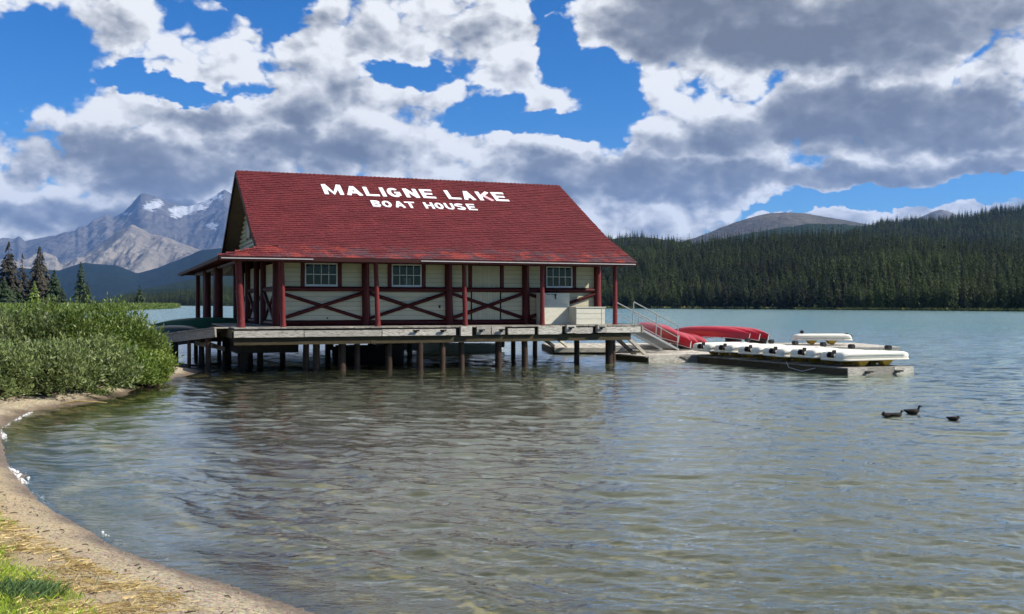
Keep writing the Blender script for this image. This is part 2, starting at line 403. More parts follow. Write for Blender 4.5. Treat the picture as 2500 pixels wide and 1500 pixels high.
# peninsula across the bay
pen_px = [(437, 753, 0), (390, 755, 0), (320, 758, 0), (200, 763, 0), (60, 769, 0), (-200, 776, 0), (-600, 780, 0)]
PEN = [at_z(x, y, 0)[:2] for x, y, _ in pen_px]
PEN = smooth_poly(list(PEN)+[np.array((-600, 260)), np.array((-500, 700)), np.array((-240, 640)), np.array((-190, 590))], 1)
def sdist(X, Y, P):
    """signed distance, positive inside"""
    best = np.full(X.shape, 1e9); inside = np.zeros(X.shape, bool)
    n = len(P)
    for i in range(n):
        a = P[i]; b = P[(i+1) % n]; d = b-a; L = d@d+1e-12
        t = np.clip(((X-a[0])*d[0]+(Y-a[1])*d[1])/L, 0, 1)
        best = np.minimum(best, (X-a[0]-t*d[0])**2+(Y-a[1]-t*d[1])**2)
        c = ((a[1] > Y) != (b[1] > Y))
        with np.errstate(divide='ignore', invalid='ignore'):
            xi = (b[0]-a[0])*(Y-a[1])/(b[1]-a[1])+a[0]
        inside ^= c & (X < xi)
    return np.where(inside, 1, -1)*np.sqrt(best)
def ground_h(X, Y):
    s = sdist(X, Y, LAND)
    s = s+(fbm(X*1.6, Y*1.6, 3, 5)-.5)*.22*np.clip(np.abs(s)+.3, 0, 1)
    up = .30*(1-np.exp(-np.maximum(s, 0)*.65/.30*.5))+.10*np.maximum(s, 0)*sstep(0, 3, s)*.9
    up = np.minimum(up, .75+.02*np.maximum(s, 0))
    up = up+(fbm(X*.9, Y*.9, 5, 9)-.5)*.10*sstep(.1, 1.2, s)+(fbm(X*6, Y*6, 3, 19)-.5)*.03*sstep(.15, .6, s)
    dn = -.085*np.maximum(-s, 0)
    dn = np.maximum(dn, -3.2)+(fbm(X*.5, Y*.5, 4, 3)-.5)*.12*sstep(.5, 4, -s)
    return np.where(s > 0, up, dn), s
xs = np.concatenate([np.linspace(-400, -60, 12), np.linspace(-56, -18, 24), np.arange(-17, 4.5, .11), np.linspace(5, 60, 60), np.linspace(65, 260, 20)])
ys = np.concatenate([np.linspace(-60, 0, 8), np.arange(2, 20, .10), np.arange(20, 44, .16), np.linspace(44.5, 120, 60), np.linspace(130, 320, 20)])
X, Y = np.meshgrid(xs, ys)
Z, S = ground_h(X, Y)
def grid_faces(nr, nc):
    i = np.arange(nr-1)[:, None]*nc+np.arange(nc-1)[None]
    return np.stack([i, i+1, i+nc+1, i+nc], -1).reshape(-1, 4)
GA = np.array((-4.62, 9.5)); GB = np.array((-2.72, 6.75)); gd = (GB-GA)/np.linalg.norm(GB-GA); gn = np.array((gd[1], -gd[0])); 
if gn[0] > 0: gn = -gn
def grassd(x, y): return (x-GA[0])*gn[0]+(y-GA[1])*gn[1]
def ground_mat():
    m, n = mat('sandy_ground')
    geo = n.n('ShaderNodeNewGeometry').outputs['Position']
    s = n.n('ShaderNodeAttribute', attribute_name='shore').outputs['Fac']
    gr = n.n('ShaderNodeAttribute', attribute_name='grass').outputs['Fac']
    a = n.noise(geo, 1.2, 6, .6); b = n.noise(geo, 22, 6, .75); c = n.noise(geo, 90, 3, .7)
    sand = n.mix(n.mr(a, .35, .65), (.44, .37, .25), (.64, .55, .38))
    sand = n.mix(n.mr(b, .40, .60, 0, .85), sand, (.13, .095, .065))
    sand = n.mix(n.mr(c, .54, .66, 0, .8), sand, (.60, .54, .44))
    vor = n.n('ShaderNodeTexVoronoi', {'Vector': geo, 'Scale': 55.0}).outputs['Color']
    sand = n.mix(.22, sand, n.mix(1.0, sand, vor, 'OVERLAY'))
    wet = n.mr(n.m('ADD', s, n.mr(a, .3, .7, -.12, .12)), .10, .42, 1, 0)
    wetsand = n.mix(1.0, sand, (.42, .38, .38), 'MULTIPLY')
    sand = n.mix(wet, sand, wetsand)
    bed = n.mix(n.mr(n.noise(geo, .8, 6, .65), .4, .62), (.30, .245, .10), (.46, .365, .17))
    bed = n.mix(n.mr(n.noise(geo, 9, 6, .7), .5, .7, 0, .6), bed, (.13, .105, .06))
    under = n.mr(s, -.5, -.02, 1, 0)
    sand = n.mix(under, sand, bed)
    soil = n.mix(n.mr(b, .4, .6), (.06, .075, .018), (.14, .17, .03))
    straw = n.mix(n.mr(b, .4, .6), (.30, .21, .09), (.46, .35, .17))
    g2 = n.m('ADD', gr, n.mr(a, .3, .7, -.35, .35))
    colr = n.mix(n.mr(g2, -.9, -.1, 0, .5), sand, straw)
    colr = n.mix(n.mr(g2, .0, .35), colr, soil)
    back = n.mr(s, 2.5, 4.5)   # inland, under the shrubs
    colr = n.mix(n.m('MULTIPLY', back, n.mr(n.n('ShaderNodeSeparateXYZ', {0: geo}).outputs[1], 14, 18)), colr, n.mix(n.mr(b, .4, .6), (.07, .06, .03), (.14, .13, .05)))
    hgt = n.m('ADD', n.noise(geo, 14, 7, .7), n.m('MULTIPLY', n.noise(geo, 70, 3, .7), .35))
    bs = n.n('ShaderNodeBump', {'Strength': .8, 'Distance': .035, 'Height': hgt})
    p = n.n('ShaderNodeBsdfPrincipled', {'Base Color': colr, 'Roughness': n.mr(wet, 0, 1, .9, .42), 'Specular IOR Level': n.mr(wet, 0, 1, .2, .5), 'Normal': bs.outputs[0]})
    return finish(m, n, p.outputs[0])
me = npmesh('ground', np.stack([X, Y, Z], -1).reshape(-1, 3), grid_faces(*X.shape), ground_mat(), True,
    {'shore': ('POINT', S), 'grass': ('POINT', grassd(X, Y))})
tag(link('ground', me), kind='structure')
def gz(x, y): return float(ground_h(np.array([x], float), np.array([y], float))[0][0])

# ------------------------------------------------------------------ water
def water_mat():
    m, n = mat('lake_water')
    geo = n.n('ShaderNodeNewGeometry').outputs['Position']
    dep = n.n('ShaderNodeAttribute', attribute_name='depth').outputs['Fac']
    dist = n.v('LENGTH', n.v('SUBTRACT', geo, (0, 0, HC)))
    r1 = n.noise(n.v('MULTIPLY', geo, (.50, 1.5, 1)), 7.5, 3, .6, .1)
    r2 = n.noise(n.v('MULTIPLY', geo, (.30, 1.0, 1)), .8, 4, .62, .1)
    r3 = n.noise(n.v('MULTIPLY', geo, (.10, .30, 1)), .16, 5, .6)
    near = n.n('ShaderNodeBump', {'Strength': n.mr(dist, 9, 34, .9, .4), 'Distance': .018, 'Height': r1})
    mid = n.n('ShaderNodeBump', {'Strength': n.mr(dist, 10, 50, .12, .9), 'Distance': .17, 'Height': r2, 'Normal': near.outputs[0]})
    far = n.n('ShaderNodeBump', {'Strength': n.mr(dist, 30, 120, .1, 1.0), 'Distance': .6, 'Height': r3, 'Normal': mid.outputs[0]})
    nrm = far.outputs[0]
    fr = n.n('ShaderNodeFresnel', {'IOR': 1.333, 'Normal': nrm}).outputs[0]
    gl = n.n('ShaderNodeBsdfGlossy', {'Color': (.97, 1, .96, 1), 'Roughness': n.mr(dist, 10, 60, .05, .16), 'Normal': nrm}).outputs[0]
    tr = n.n('ShaderNodeBsdfTransparent', {'Color': (.84, .88, .72, 1)}).outputs[0]
    pc = n.mix(n.mr(dep, 1.3, 3.1), (.170, .200, .105), (.090, .245, .25))
    df = n.n('ShaderNodeBsdfDiffuse', {'Color': pc}).outputs[0]
    murk = n.mr(dep, .05, 2.6, .08, .95)
    body = n.n('ShaderNodeMixShader', {0: murk, 1: tr, 2: df}).outputs[0]
    return finish(m, n, n.n('ShaderNodeMixShader', {0: n.m('MINIMUM', n.m('MULTIPLY', fr, n.mr(dist, 15, 110, 1.75, .95)), 1.0), 1: body, 2: gl}).outputs[0])
nr_, nc_ = 1000, 760
rr = 6.3*np.power(300/6.3, np.linspace(0, 1, nr_))
rr = np.concatenate([[-60, -10, 2], rr, 300*np.power(30000/300, np.linspace(0, 1, 26)[1:])])
tt = np.concatenate([-np.geomspace(6, .62, 16), np.linspace(-.6, .6, nc_), np.geomspace(.62, 6, 16)])
RR, TT = np.meshgrid(rr, tt, indexing='ij')
WX = TT*np.maximum(RR, 12.0+.0*RR)*1.0; WX = TT*np.where(RR < 6.3, 6.3, RR); WY = RR
sp_x = np.maximum(RR, 1)*1.2/nc_; sp_y = np.maximum(RR, 1)*math.log(300/6.3)/nr_
WZ = np.zeros_like(WX)
wr = np.random.default_rng(3)
wx = WX+(fbm(WX*.25, WY*.25, 3, 41)-.5)*2.2; wy = WY+(fbm(WX*.25+9, WY*.25, 3, 43)-.5)*2.2
for k in range(84):
    lam = .12*(1.5/.12)**wr.random()**1.3
    th = R(-104)+wr.normal()*R(17 if k % 3 else 38)          # towards the beach
    amp = .0031*lam**.92*(.6+.8*wr.random())
    kx, ky = math.cos(th)*2*math.pi/lam, math.sin(th)*2*math.pi/lam
    ph = wr.random()*6.28
    att = sstep(2.0, 3.6, lam/np.maximum(sp_y, 1e-3)/1.0)
    s_ = np.sin(kx*wx+ky*wy+ph)
    WZ += amp*att*(s_+.25*(s_*s_-.5)*2)*(.55+.9*fbm(WX*.35+k, WY*.35, 2, 50+k))
GH, GS = ground_h(WX, WY)
deep = sstep(0, 1.6, -GS)
WZ *= (.25+.75*deep)
# small swash waves following the beach
inb = sstep(-4.0, -.3, GS)*sstep(.6, -.1, GS)
WZ += inb*.020*np.sin(GS*2*math.pi/1.15+fbm(WX*.7, WY*.7, 3, 77)*5)
WZ[(RR < 6.4) | (np.abs(TT) > .61)] = 0
dep = np.clip(-GH, 0, 3.2); dep = np.where((RR > 120), 3.2, dep)
me = npmesh('water', np.stack([WX, WY, WZ], -1).reshape(-1, 3), grid_faces(*WX.shape), water_mat(), True, {'depth': ('POINT', dep)})
tag(link('water', me), kind='structure')

# ------------------------------------------------------------------ far terrain
def interp(pts, x):
    pts = sorted(pts); return np.interp(x, [p[0] for p in pts], [p[1] for p in pts])
def terrain(name, prof, Dr, Df, Db, mt, nx=200, nr=80, power=1.2, amp=0, nsc=1e-3, seed=0, base=-2, smooth=True, extra=None, ridge_px=0):
    x0, x1 = min(p[0] for p in prof), max(p[0] for p in prof)
    px = np.linspace(x0, x1, nx); py = interp(prof, px)
    py = py+(fbm(px/16, px*0+seed, 5, seed+2)-.5)*ridge_px
    dr = np.array([ray(a, b) for a, b in zip(px, py)])
    df_ = Df(px) if callable(Df) else np.full(nx, Df); drr = Dr(px) if callable(Dr) else np.full(nx, Dr)
    hz = HC+dr[:, 2]/dr[:, 1]*drr
    t = np.concatenate([np.linspace(0, 1, nr), np.linspace(1, 1+Db, max(6, nr//5))[1:]])
    T = t[:, None]; D = df_[None]+(drr-df_)[None]*T
    Xw = (dr[:, 0]/dr[:, 1])[None]*D
    shp = np.where(T <= 1, np.power(np.clip(T, 0, 1), power), 1-(T-1)*1.2)
    Zw = base+(hz[None]-base)*shp
    if amp:
        nz = fbm(Xw*nsc, D*nsc*.45, 6, seed, .55, True)-.55
        Zw = Zw+nz*amp*np.clip(T*(1-T)*4, 0, 1)**.7*(T < 1)
    if extra is not None: Zw = extra(Xw, D, Zw, T, px)
    Zw = np.maximum(Zw, base-3)
    PX = np.broadcast_to(px[None], Xw.shape)
    me = npmesh(name, np.stack([Xw, D, Zw], -1).reshape(-1, 3), grid_faces(*Xw.shape), mt, smooth, {'px': ('POINT', PX), 'tt': ('POINT', np.broadcast_to(T, Xw.shape))})
    o = link(name, me); tag(o, kind='structure')
    return o, (Xw, D, Zw)
def rock_mat(name, c1, c2, c3, snow=None, sc=1e-3, streak=(1, .3, 1)):
    m, n = mat(name)
    geo = n.n('ShaderNodeNewGeometry').outputs['Position']
    pos = n.scale(geo, sc)
    a = n.noise(n.v('MULTIPLY', pos, streak), 3, 8, .6); b = n.noise(pos, 14, 8, .65)
    c = n.mix(n.mr(a, .42, .6), c1, c2); c = n.mix(n.mr(b, .45, .62, 0, .7), c, c3)
    if snow:
        px = n.n('ShaderNodeAttribute', attribute_name='px').outputs['Fac']; z = n.n('ShaderNodeSeparateXYZ', {0: geo})
        elv = n.m('DIVIDE', n.m('SUBTRACT', z.outputs[2], HC), z.outputs[1])
        q0 = n.n('ShaderNodeCombineXYZ', {0: n.m('ADD', px, n.m('MULTIPLY', n.m('SUBTRACT', b, .5), 70)), 1: n.m('ADD', n.m('MULTIPLY', elv, F), n.m('MULTIPLY', n.m('SUBTRACT', n.noise(pos, 30, 6, .7), .5), 40))}).outputs[0]
        acc = None
        for (cx, cy, rx, ry) in snow:
            l = n.v('LENGTH', n.v('MULTIPLY_ADD', q0, (1/rx, 1/ry, 0), (-cx/rx, -(741-cy)/ry, 0)))
            f = n.m('SUBTRACT', 1.0, l); acc = f if acc is None else n.m('MAXIMUM', acc, f)
        c = n.mix(n.mr(acc, .12, .2), c, (.50, .53, .57))
    bs = n.n('ShaderNodeBump', {'Strength': 1.0, 'Distance': .045/sc, 'Height': n.m('ADD', a, n.m('MULTIPLY', b, .6))})
    p = n.n('ShaderNodeBsdfPrincipled', {'Base Color': c, 'Roughness': .95, 'Specular IOR Level': .1, 'Normal': bs.outputs[0]})
    return finish(m, n, p.outputs[0])
def forest_mat(name, lo, hi, sc, clear=None):
    m, n = mat(name)
    geo = n.n('ShaderNodeNewGeometry').outputs['Position']; pos = n.v('MULTIPLY', n.scale(geo, sc), (1, .5, 1))
    a = n.noise(pos, 1.5, 6, .6); b = n.noise(pos, 40, 4, .7)
    c = n.mix(n.mr(a, .4, .6), lo, hi); c = n.mix(n.mr(b, .4, .6, 0, .6), c, tuple(k*.4 for k in lo))
    bs = n.n('ShaderNodeBump', {'Strength': 1.0, 'Distance': .02/sc, 'Height': b})
    p = n.n('ShaderNodeBsdfPrincipled', {'Base Color': c, 'Roughness': .95, 'Specular IOR Level': .05, 'Normal': bs.outputs[0]})
    return finish(m, n, p.outputs[0])
peaks = [(-260, 600), (-60, 580), (0, 586), (7, 582), (36, 584), (46, 577), (61, 590), (97, 581), (126, 576), (155, 568), (184, 566), (189, 555), (213, 555), (226, 542), (243, 533),
    (260, 525), (276, 533), (301, 520), (323, 496), (344, 473), (364, 476), (400, 488), (456, 504), (497, 493), (512, 485), (549, 464), (565, 473), (620, 500), (700, 520), (850, 540), (1050, 600), (1250, 640)]
terrain('mountain', peaks, 14000, 9500, .25, rock_mat('grey_rock_snow', (.085, .087, .095), (.165, .155, .15), (.06, .062, .07),
    [(368, 506, 17, 12), (382, 500, 22, 11), (356, 503, 8, 10), (440, 518, 34, 15), (475, 507, 34, 11), (505, 492, 12, 10), (521, 480, 24, 9), (309, 522, 14, 4), (518, 551, 17, 5), (519, 559, 9, 3)], 4e-4), 420, 110, 1.0, 520, 6.5e-4, 4, ridge_px=7)
shoulder = [(-200, 690), (20, 640), (60, 640), (110, 618), (138, 628), (150, 655), (200, 628), (250, 592), (290, 564), (320, 551), (345, 560), (370, 572), (400, 578), (440, 594), (490, 610), (560, 640), (640, 690)]
terrain('mountain_shoulder', shoulder, 9000, 6900, .2, rock_mat('tan_scree', (.27, .245, .205), (.185, .17, .15), (.105, .105, .105), None, 1.1e-3, (1, .18, .5)), 300, 90, .95, 330, 1.9e-3, 11, ridge_px=4)
terrain('forested_ridge', [(-260, 650), (0, 655), (60, 655), (145, 661), (200, 642), (285, 648), (335, 668), (390, 652), (440, 633), (490, 611), (540, 606), (640, 592), (850, 590), (1150, 640)],
    6400, 4200, .2, forest_mat('far_forest', (.008, .016, .012), (.013, .024, .015), 1.2e-3), 260, 60, .9, 60, 2e-3, 21, ridge_px=3)
terrain('forested_foothill', [(150, 742), (242, 736), (315, 716), (364, 704), (460, 684), (545, 670), (700, 655), (1000, 650), (1300, 665)],
    3200, 1700, .2, forest_mat('foothill_forest', (.013, .025, .012), (.022, .036, .014), 3e-3), 200, 50, 1, 25, 5e-3, 31, ridge_px=4)
terrain('bald_mountain', [(1450, 640), (1600, 610), (1700, 580), (1760, 556), (1800, 541), (1850, 527), (1880, 521), (1920, 519), (1960, 521), (2000, 527), (2060, 538), (2130, 550), (2250, 575), (2450, 620)],
    5200, 3600, .25, rock_mat('brown_tundra', (.085, .080, .066), (.135, .12, .098), (.055, .054, .042), None, 1.2e-3), 240, 60, .8, 30, 2e-3, 41, ridge_px=2)
terrain('distant_peak', [(2180, 560), (2262, 524), (2280, 516), (2297, 512), (2315, 516), (2335, 524), (2420, 560)], 7500, 6000, .2, rock_mat('blue_grey_rock', (.12, .12, .12), (.18, .17, .16), (.08, .08, .08), None, 1e-3), 60, 30, 1, 20, 2e-3, 45)
terrain('mountain_apron', [(1500, 640), (1700, 597), (1780, 580), (1880, 560), (1980, 546), (2060, 548), (2150, 556), (2300, 575), (2500, 600)],
    3400, 2500, .2, forest_mat('apron_forest', (.02, .034, .015), (.032, .048, .018), 3e-3), 200, 50, .9, 25, 5e-3, 47, ridge_px=5)
shD = lambda px: np.interp(px, [150, 330, 560, 1100, 1480, 2000, 2500, 2800], [1150, 1050, 900, 700, 519, 408, 327, 295])
fl = forest_mat('forest_floor', (.035, .038, .015), (.055, .055, .022), 2e-2)
_, hillA = terrain('hills', [(300, 742), (450, 726), (560, 718), (900, 680), (1100, 655), (1400, 618), (1480, 612), (1600, 608), (1700, 606), (1800, 596), (1900, 590), (2000, 591), (2100, 594), (2250, 606), (2400, 617), (2500, 622), (2750, 630)],
    lambda p: shD(p)+480, lambda p: shD(p)-6, .4, fl, 260, 90, .92, 9, 8e-3, 51, base=-.6)
_, hillB = terrain('wooded_ridge', [(2000, 600), (2100, 568), (2150, 549), (2200, 545), (2300, 542), (2350, 533), (2420, 520), (2500, 512), (2620, 500), (2800, 500)],
    1750, 1050, .3, fl, 160, 60, .8, 25, 4e-3, 61, base=4)
_, hillC = terrain('wooded_knoll', [(1380, 620), (1440, 596), (1500, 583), (1550, 578), (1600, 582), (1650, 591), (1720, 598), (1800, 606), (1900, 620)],
    1700, 1250, .3, fl, 100, 40, .8, 10, 4e-3, 71, base=4)
# peninsula ground
pxs = np.linspace(-600, -60, 130); pys = np.linspace(190, 700, 120); PXg, PYg = np.meshgrid(pxs, pys)
ps = sdist(PXg, PYg, PEN); pz = np.where(ps > 0, .9*(1-np.exp(-ps/4)), .15*ps); pz = np.maximum(pz, -2)
tag(link('peninsula', npmesh('peninsula', np.stack([PXg, PYg, pz], -1).reshape(-1, 3), grid_faces(*PXg.shape), forest_mat('meadow_soil', (.09, .10, .03), (.16, .16, .06), 3e-2), True)), kind='structure')

# ------------------------------------------------------------------ haze
hz = MB().box(-17000, 12000, -300, 17600, -8, 1700)
hm, hn = mat('haze_air')
vol = hn.n('ShaderNodeVolumePrincipled', {'Color': (.20, .45, 1.0, 1), 'Density': 3.4e-5, 'Anisotropy': .1})
ho = hn.n('ShaderNodeOutputMaterial'); hm.node_tree.links.new(vol.outputs[0], ho.inputs['Volume'])
tag(hz.build('haze', hm), kind='stuff')

# ------------------------------------------------------------------ conifers
def conifer(seed, h, rad, whorls, nb, gaps=0., low=.06, twig=2, sparse_top=0.):
    """trunk mesh data and crown mesh data; branches are drooping ragged fans of needles"""
    r = random.Random(seed); V = []; Fc = []; rn = []
    for i in range(whorls):
        t = i/(whorls-1)
        z = h*(low+(1-low)*t**.92)
        L0 = rad*((1-t)**.85)*(.55+.45*min(1, (t+.05)*6))+.035*rad
        k = nb if t < .8 else max(3, nb-2)
        for j in range(k):
            if r.random() < gaps+sparse_top*t: continue
            a = r.uniform(0, 6.283); L = L0*r.uniform(.6, 1.2)
            dx, dy = math.cos(a), math.sin(a); z0 = z+r.uniform(-.5, .5)*h/whorls
            droop = L*(.38+.25*(1-t))*r.uniform(.5, 1.3); up = L*.12
            w_ = max(L*.34, h*.012)*r.uniform(.7, 1.2)
            b = len(V)
            px, py = -dy, dx
            mid = .5*L
            V += [(0, 0, z0), (dx*mid+px*w_, dy*mid+py*w_, z0-droop*.35), (dx*mid*1.05, dy*mid*1.05, z0+up-droop*.3), (dx*mid-px*w_, dy*mid-py*w_, z0-droop*.4),
                  (dx*L, dy*L, z0-droop), (dx*L*.8+px*w_*.7, dy*L*.8+py*w_*.7, z0-droop*1.0), (dx*L*.8-px*w_*.7, dy*L*.8-py*w_*.7, z0-droop*1.05)]
            fs = [(b, b+1, b+2), (b, b+2, b+3), (b+2, b+5, b+4), (b+2, b+4, b+6)]
            q = r.random()
            Fc += fs; rn += [q]*4
            for s in range(twig):      # hanging sprays below the branch
                u = r.uniform(.3, .95); b = len(V); o = r.uniform(-1, 1)*w_
                cx, cy, cz = dx*L*u+px*o, dy*L*u+py*o, z0-droop*u
                hh = h*.022*r.uniform(.7, 1.6); ww = h*.012
                V += [(cx-ww*px, cy-ww*py, cz+hh*.3), (cx+ww*px, cy+ww*py, cz+hh*.2), (cx+dx*hh*.5, cy+dy*hh*.5, cz-hh)]
                Fc.append((b, b+1, b+2)); rn.append(r.random())
    b = len(V); V += [(-.02*h, 0, h*.93), (.02*h, 0, h*.93), (0, 0, h*1.02), (0, -.02*h, h*.93), (0, .02*h, h*.93)]
    Fc += [(b, b+1, b+2), (b+3, b+4, b+2)]; rn += [.5, .5]
    return np.array(V), np.array(Fc), np.array(rn)
def crown_mesh(name, m, *a, **k):
    V, Fc, rn = conifer(*a, **k); return npmesh(name, V, Fc, m, False, {'rnd': ('FACE', rn)})
# forest kinds (1 m reference heights scaled per tree)
kinds = []
for i, (h, rad, wh, nb, gp) in enumerate([(12, 2.5, 16, 8, 0), (13, 2.1, 17, 7, .06), (10, 2.3, 14, 8, 0), (14, 2.0, 18, 7, .12)]):
    V, Fc, rn = conifer(100+i, h, rad, wh, nb, gp, .08, 0)
    tb = MB().tube([(0, 0, -1), (0, 0, h*.5), (0, 0, h)], [h*.012, h*.008, .01], 4)
    b = len(V); V = np.vstack([V, np.array(tb.v)])
    tf = [];
    for f in tb.f:
        for q in range(1, len(f)-1): tf.append((f[0]+b, f[q]+b, f[q+1]+b))
    Fc = np.vstack([Fc, np.array(tf)]); rn = np.concatenate([rn, np.full(len(tf), .2)])
    kinds.append(npmesh('conifer', V, Fc, M['spruce_far'], False, {'rnd': ('FACE', rn)}))
bt = MB().tube([(0, 0, -1), (0, 0, 6), (0, 0, 12)], [.14, .09, .01], 4)
bV, bF, bR = conifer(140, 12, 1.7, 16, 6, .2, .1, 0); b = len(bV); bV = np.vstack([bV, np.array(bt.v)]); tf = [(f[0]+b, f[q]+b, f[q+1]+b) for f in bt.f for q in range(1, len(f)-1)]
brownk = npmesh('conifer_brown', bV, np.vstack([bF, np.array(tf)]), M['spruce_brown'], False, {'rnd': ('FACE', np.concatenate([bR, np.full(len(tf), .2)]))})
kinds.append(brownk)
def sample_surf(grid, n, seed, tmin=0., tmax=1., rpow=1., pxmin=None):
    Xw, D, Zw = grid; r = np.random.default_rng(seed); nr, nc = Xw.shape
    # area-weighted by distance
    ii = r.random(n*3)*(nr-1); jj = r.random(n*3)*(nc-1)
    rows = int(nr*.84); ii = r.random(n*3)**rpow*(rows-1)
    i0 = ii.astype(int); j0 = jj.astype(int); fi = ii-i0; fj = jj-j0
    bl = lambda A: (A[i0, j0]*(1-fi)*(1-fj)+A[i0+1, j0]*fi*(1-fj)+A[i0, j0+1]*(1-fi)*fj+A[i0+1, j0+1]*fi*fj)
    P = np.stack([bl(Xw), bl(D), bl(Zw)], -1)
    ok = P[:, 2] > -.1
    return P[ok][:n]
ptsA = sample_surf(hillA, 10500, 1, rpow=.92)
ptsB = sample_surf(hillB, 5200, 2); ptsC = sample_surf(hillC, 2200, 3)
# nearest, at the water's edge: individual trees
r_ = np.random.default_rng(12)
ind = []
for px in np.linspace(1475, 2520, 215)+r_.normal(0, 2.0, 215):
    if px > 2520: continue
    D = float(shD(px))+r_.uniform(1, 9); d = ray(px, 750); ind.append((d[0]*D, D, 0.2+.02*(D-float(shD(px)))))
for px in np.linspace(345, 568, 60)+r_.normal(0, 1.2, 60):
    D = float(shD(px))+r_.uniform(1, 14); d = ray(px, 750); ind.append((d[0]*D, D, .3))
for k, p in enumerate(ind):
    kk = r_.choice(5, p=[.3, .25, .2, .17, .08])
    o = link('conifer', kinds[kk], None, p, (0, 0, r_.uniform(0, 6.28)), None)
    s = r_.uniform(.62, 1.05)*(1 if p[0] > 0 else 1.1); o.scale = (s*r_.uniform(.85, 1.15), s, s)
    if p[0] > 0: tag(o, 'dark conifer at the water edge of the wooded far shore right of the boathouse', 'tree', 'conifers at the water edge of the far shore')
    else: tag(o, 'hazy conifer at the water edge of the far shore behind the porch posts', 'tree', 'conifers on the far shore left of the boathouse')
# second and deeper rows: one mass
def forest(name, P, smin, smax, seed):
    r = np.random.default_rng(seed); n = len(P)
    me = bpy.data.meshes.new(name); me.vertices.add(n); me.vertices.foreach_set('co', P.astype(np.float32).ravel())
    for an, arr in (('sc', r.uniform(smin, smax, n)*(1+.25*(fbm(P[:, 0]/40, P[:, 1]/40, 3, seed)-.5)*2)), ('rz', r.uniform(0, 6.28, n))):
        a = me.attributes.new(an, 'FLOAT', 'POINT'); a.data.foreach_set('value', arr.astype(np.float32))
    a = me.attributes.new('kd', 'INT', 'POINT'); a.data.foreach_set('value', r.choice(5, n, p=[.3, .25, .22, .17, .06]).astype(np.int32))
    o = link(name, me)
    ng = bpy.data.node_groups.new(name, 'GeometryNodeTree')
    ng.interface.new_socket('Geometry', in_out='INPUT', socket_type='NodeSocketGeometry'); ng.interface.new_socket('Geometry', in_out='OUTPUT', socket_type='NodeSocketGeometry')
    G = N(ng); i_ = ng.nodes.new('NodeGroupInput'); o_ = ng.nodes.new('NodeGroupOutput')
    mp = G.n('GeometryNodeMeshToPoints'); ng.links.new(i_.outputs[0], mp.inputs[0])
    jn = ng.nodes.new('GeometryNodeJoinGeometry')
    for s_ in SRC[::-1]:
        oi = ng.nodes.new('GeometryNodeObjectInfo'); oi.transform_space = 'ORIGINAL'; oi.inputs['Object'].default_value = s_; oi.inputs['As Instance'].default_value = True
        ng.links.new(oi.outputs['Geometry'], jn.inputs[0])
    def attr(nm, dt):
        q = ng.nodes.new('GeometryNodeInputNamedAttribute'); q.data_type = dt; q.inputs[0].default_value = nm; return q.outputs[0]
    rot = G.n('ShaderNodeCombineXYZ', {2: attr('rz', 'FLOAT')}).outputs[0]
    ip = ng.nodes.new('GeometryNodeInstanceOnPoints')
    ng.links.new(mp.outputs[0], ip.inputs['Points']); ng.links.new(jn.outputs[0], ip.inputs['Instance']); ip.inputs['Pick Instance'].default_value = True
    ng.links.new(attr('kd', 'INT'), ip.inputs['Instance Index']); ng.links.new(rot, ip.inputs['Rotation'])
    ng.links.new(G.n('ShaderNodeCombineXYZ', {0: attr('sc', 'FLOAT'), 1: attr('sc', 'FLOAT'), 2: attr('sc', 'FLOAT')}).outputs[0], ip.inputs['Scale'])
    ng.links.new(ip.outputs[0], o_.inputs[0])
    md = o.modifiers.new('instances', 'NODES'); md.node_group = ng
    return o
# the first individual of each kind is the source of the instances
SRC = []
for km in kinds:
    for o in col.objects:
        if o.type == 'MESH' and o.data == km: SRC.append(o); break
tag(forest('forest', ptsA, .45, 1.12, 5), kind='stuff')
tag(forest('ridge_forest', ptsB, .8, 1.35, 6), kind='stuff')
tag(forest('knoll_forest', ptsC, .8, 1.3, 7), kind='stuff')

# trees on the peninsula, each with trunk and crown
def big_tree(px, top, D, rad, mt, label, seed, whorls=30, nb=8, gaps=.05, sparse=0, lean=0, low=.04, cat='tree'):
    base = at_y(px, 740, D); x, y = base[0], base[1]; z0 = .7
    h = at_y(px, top, D)[2]-z0
    t = empty('spruce_tree', (x, y, z0)); tag(t, label, cat, 'conifers on the peninsula')
    MB().tube([(0, 0, -.5), (lean*.3, 0, h*.4), (lean, 0, h*.99)], [h*.017, h*.011, h*.002], 6).build('trunk', M['bark'], t)
    me = crown_mesh('crown', mt, seed, h, rad, whorls, nb, gaps, low, 2, sparse)
    if lean:
        co = np.empty(len(me.vertices)*3, np.float32); me.vertices.foreach_get('co', co); co = co.reshape(-1, 3); co[:, 0] += lean*co[:, 2]/h
        me.vertices.foreach_set('co', co.ravel())
    link('crown', me, t)
    return t
big_tree(200, 641, 300, 3.1, M['spruce'], 'slim dark green spruce with a ragged top standing alone behind the willows', 201, 34, 8, .12, 0, -.3)
big_tree(214, 690, 296, 2.56, M['spruce'], 'short dark spruce close beside the slim ragged spruce', 202, 24, 8)
big_tree(341, 697, 400, 3.38, M['spruce'], 'small neat conical spruce near the tip of the peninsula', 203, 24, 9)
big_tree(380, 724, 430, 2.03, M['spruce'], 'tiny spruce by the tip of the peninsula right of the neat conical spruce', 204, 16, 8)
big_tree(133, 660, 270, 3.92, M['spruce'], 'green spruce at the right end of the cluster of brown trees', 205, 34, 9)
big_tree(152, 700, 262, 2.29, M['spruce'], 'low green spruce at the foot of the last tree of the cluster', 206, 22, 9)
big_tree(97, 605, 275, 4.86, M['spruce_brown'], 'tall broad brown dying spruce in the middle of the cluster', 207, 44, 9, .05, .35)
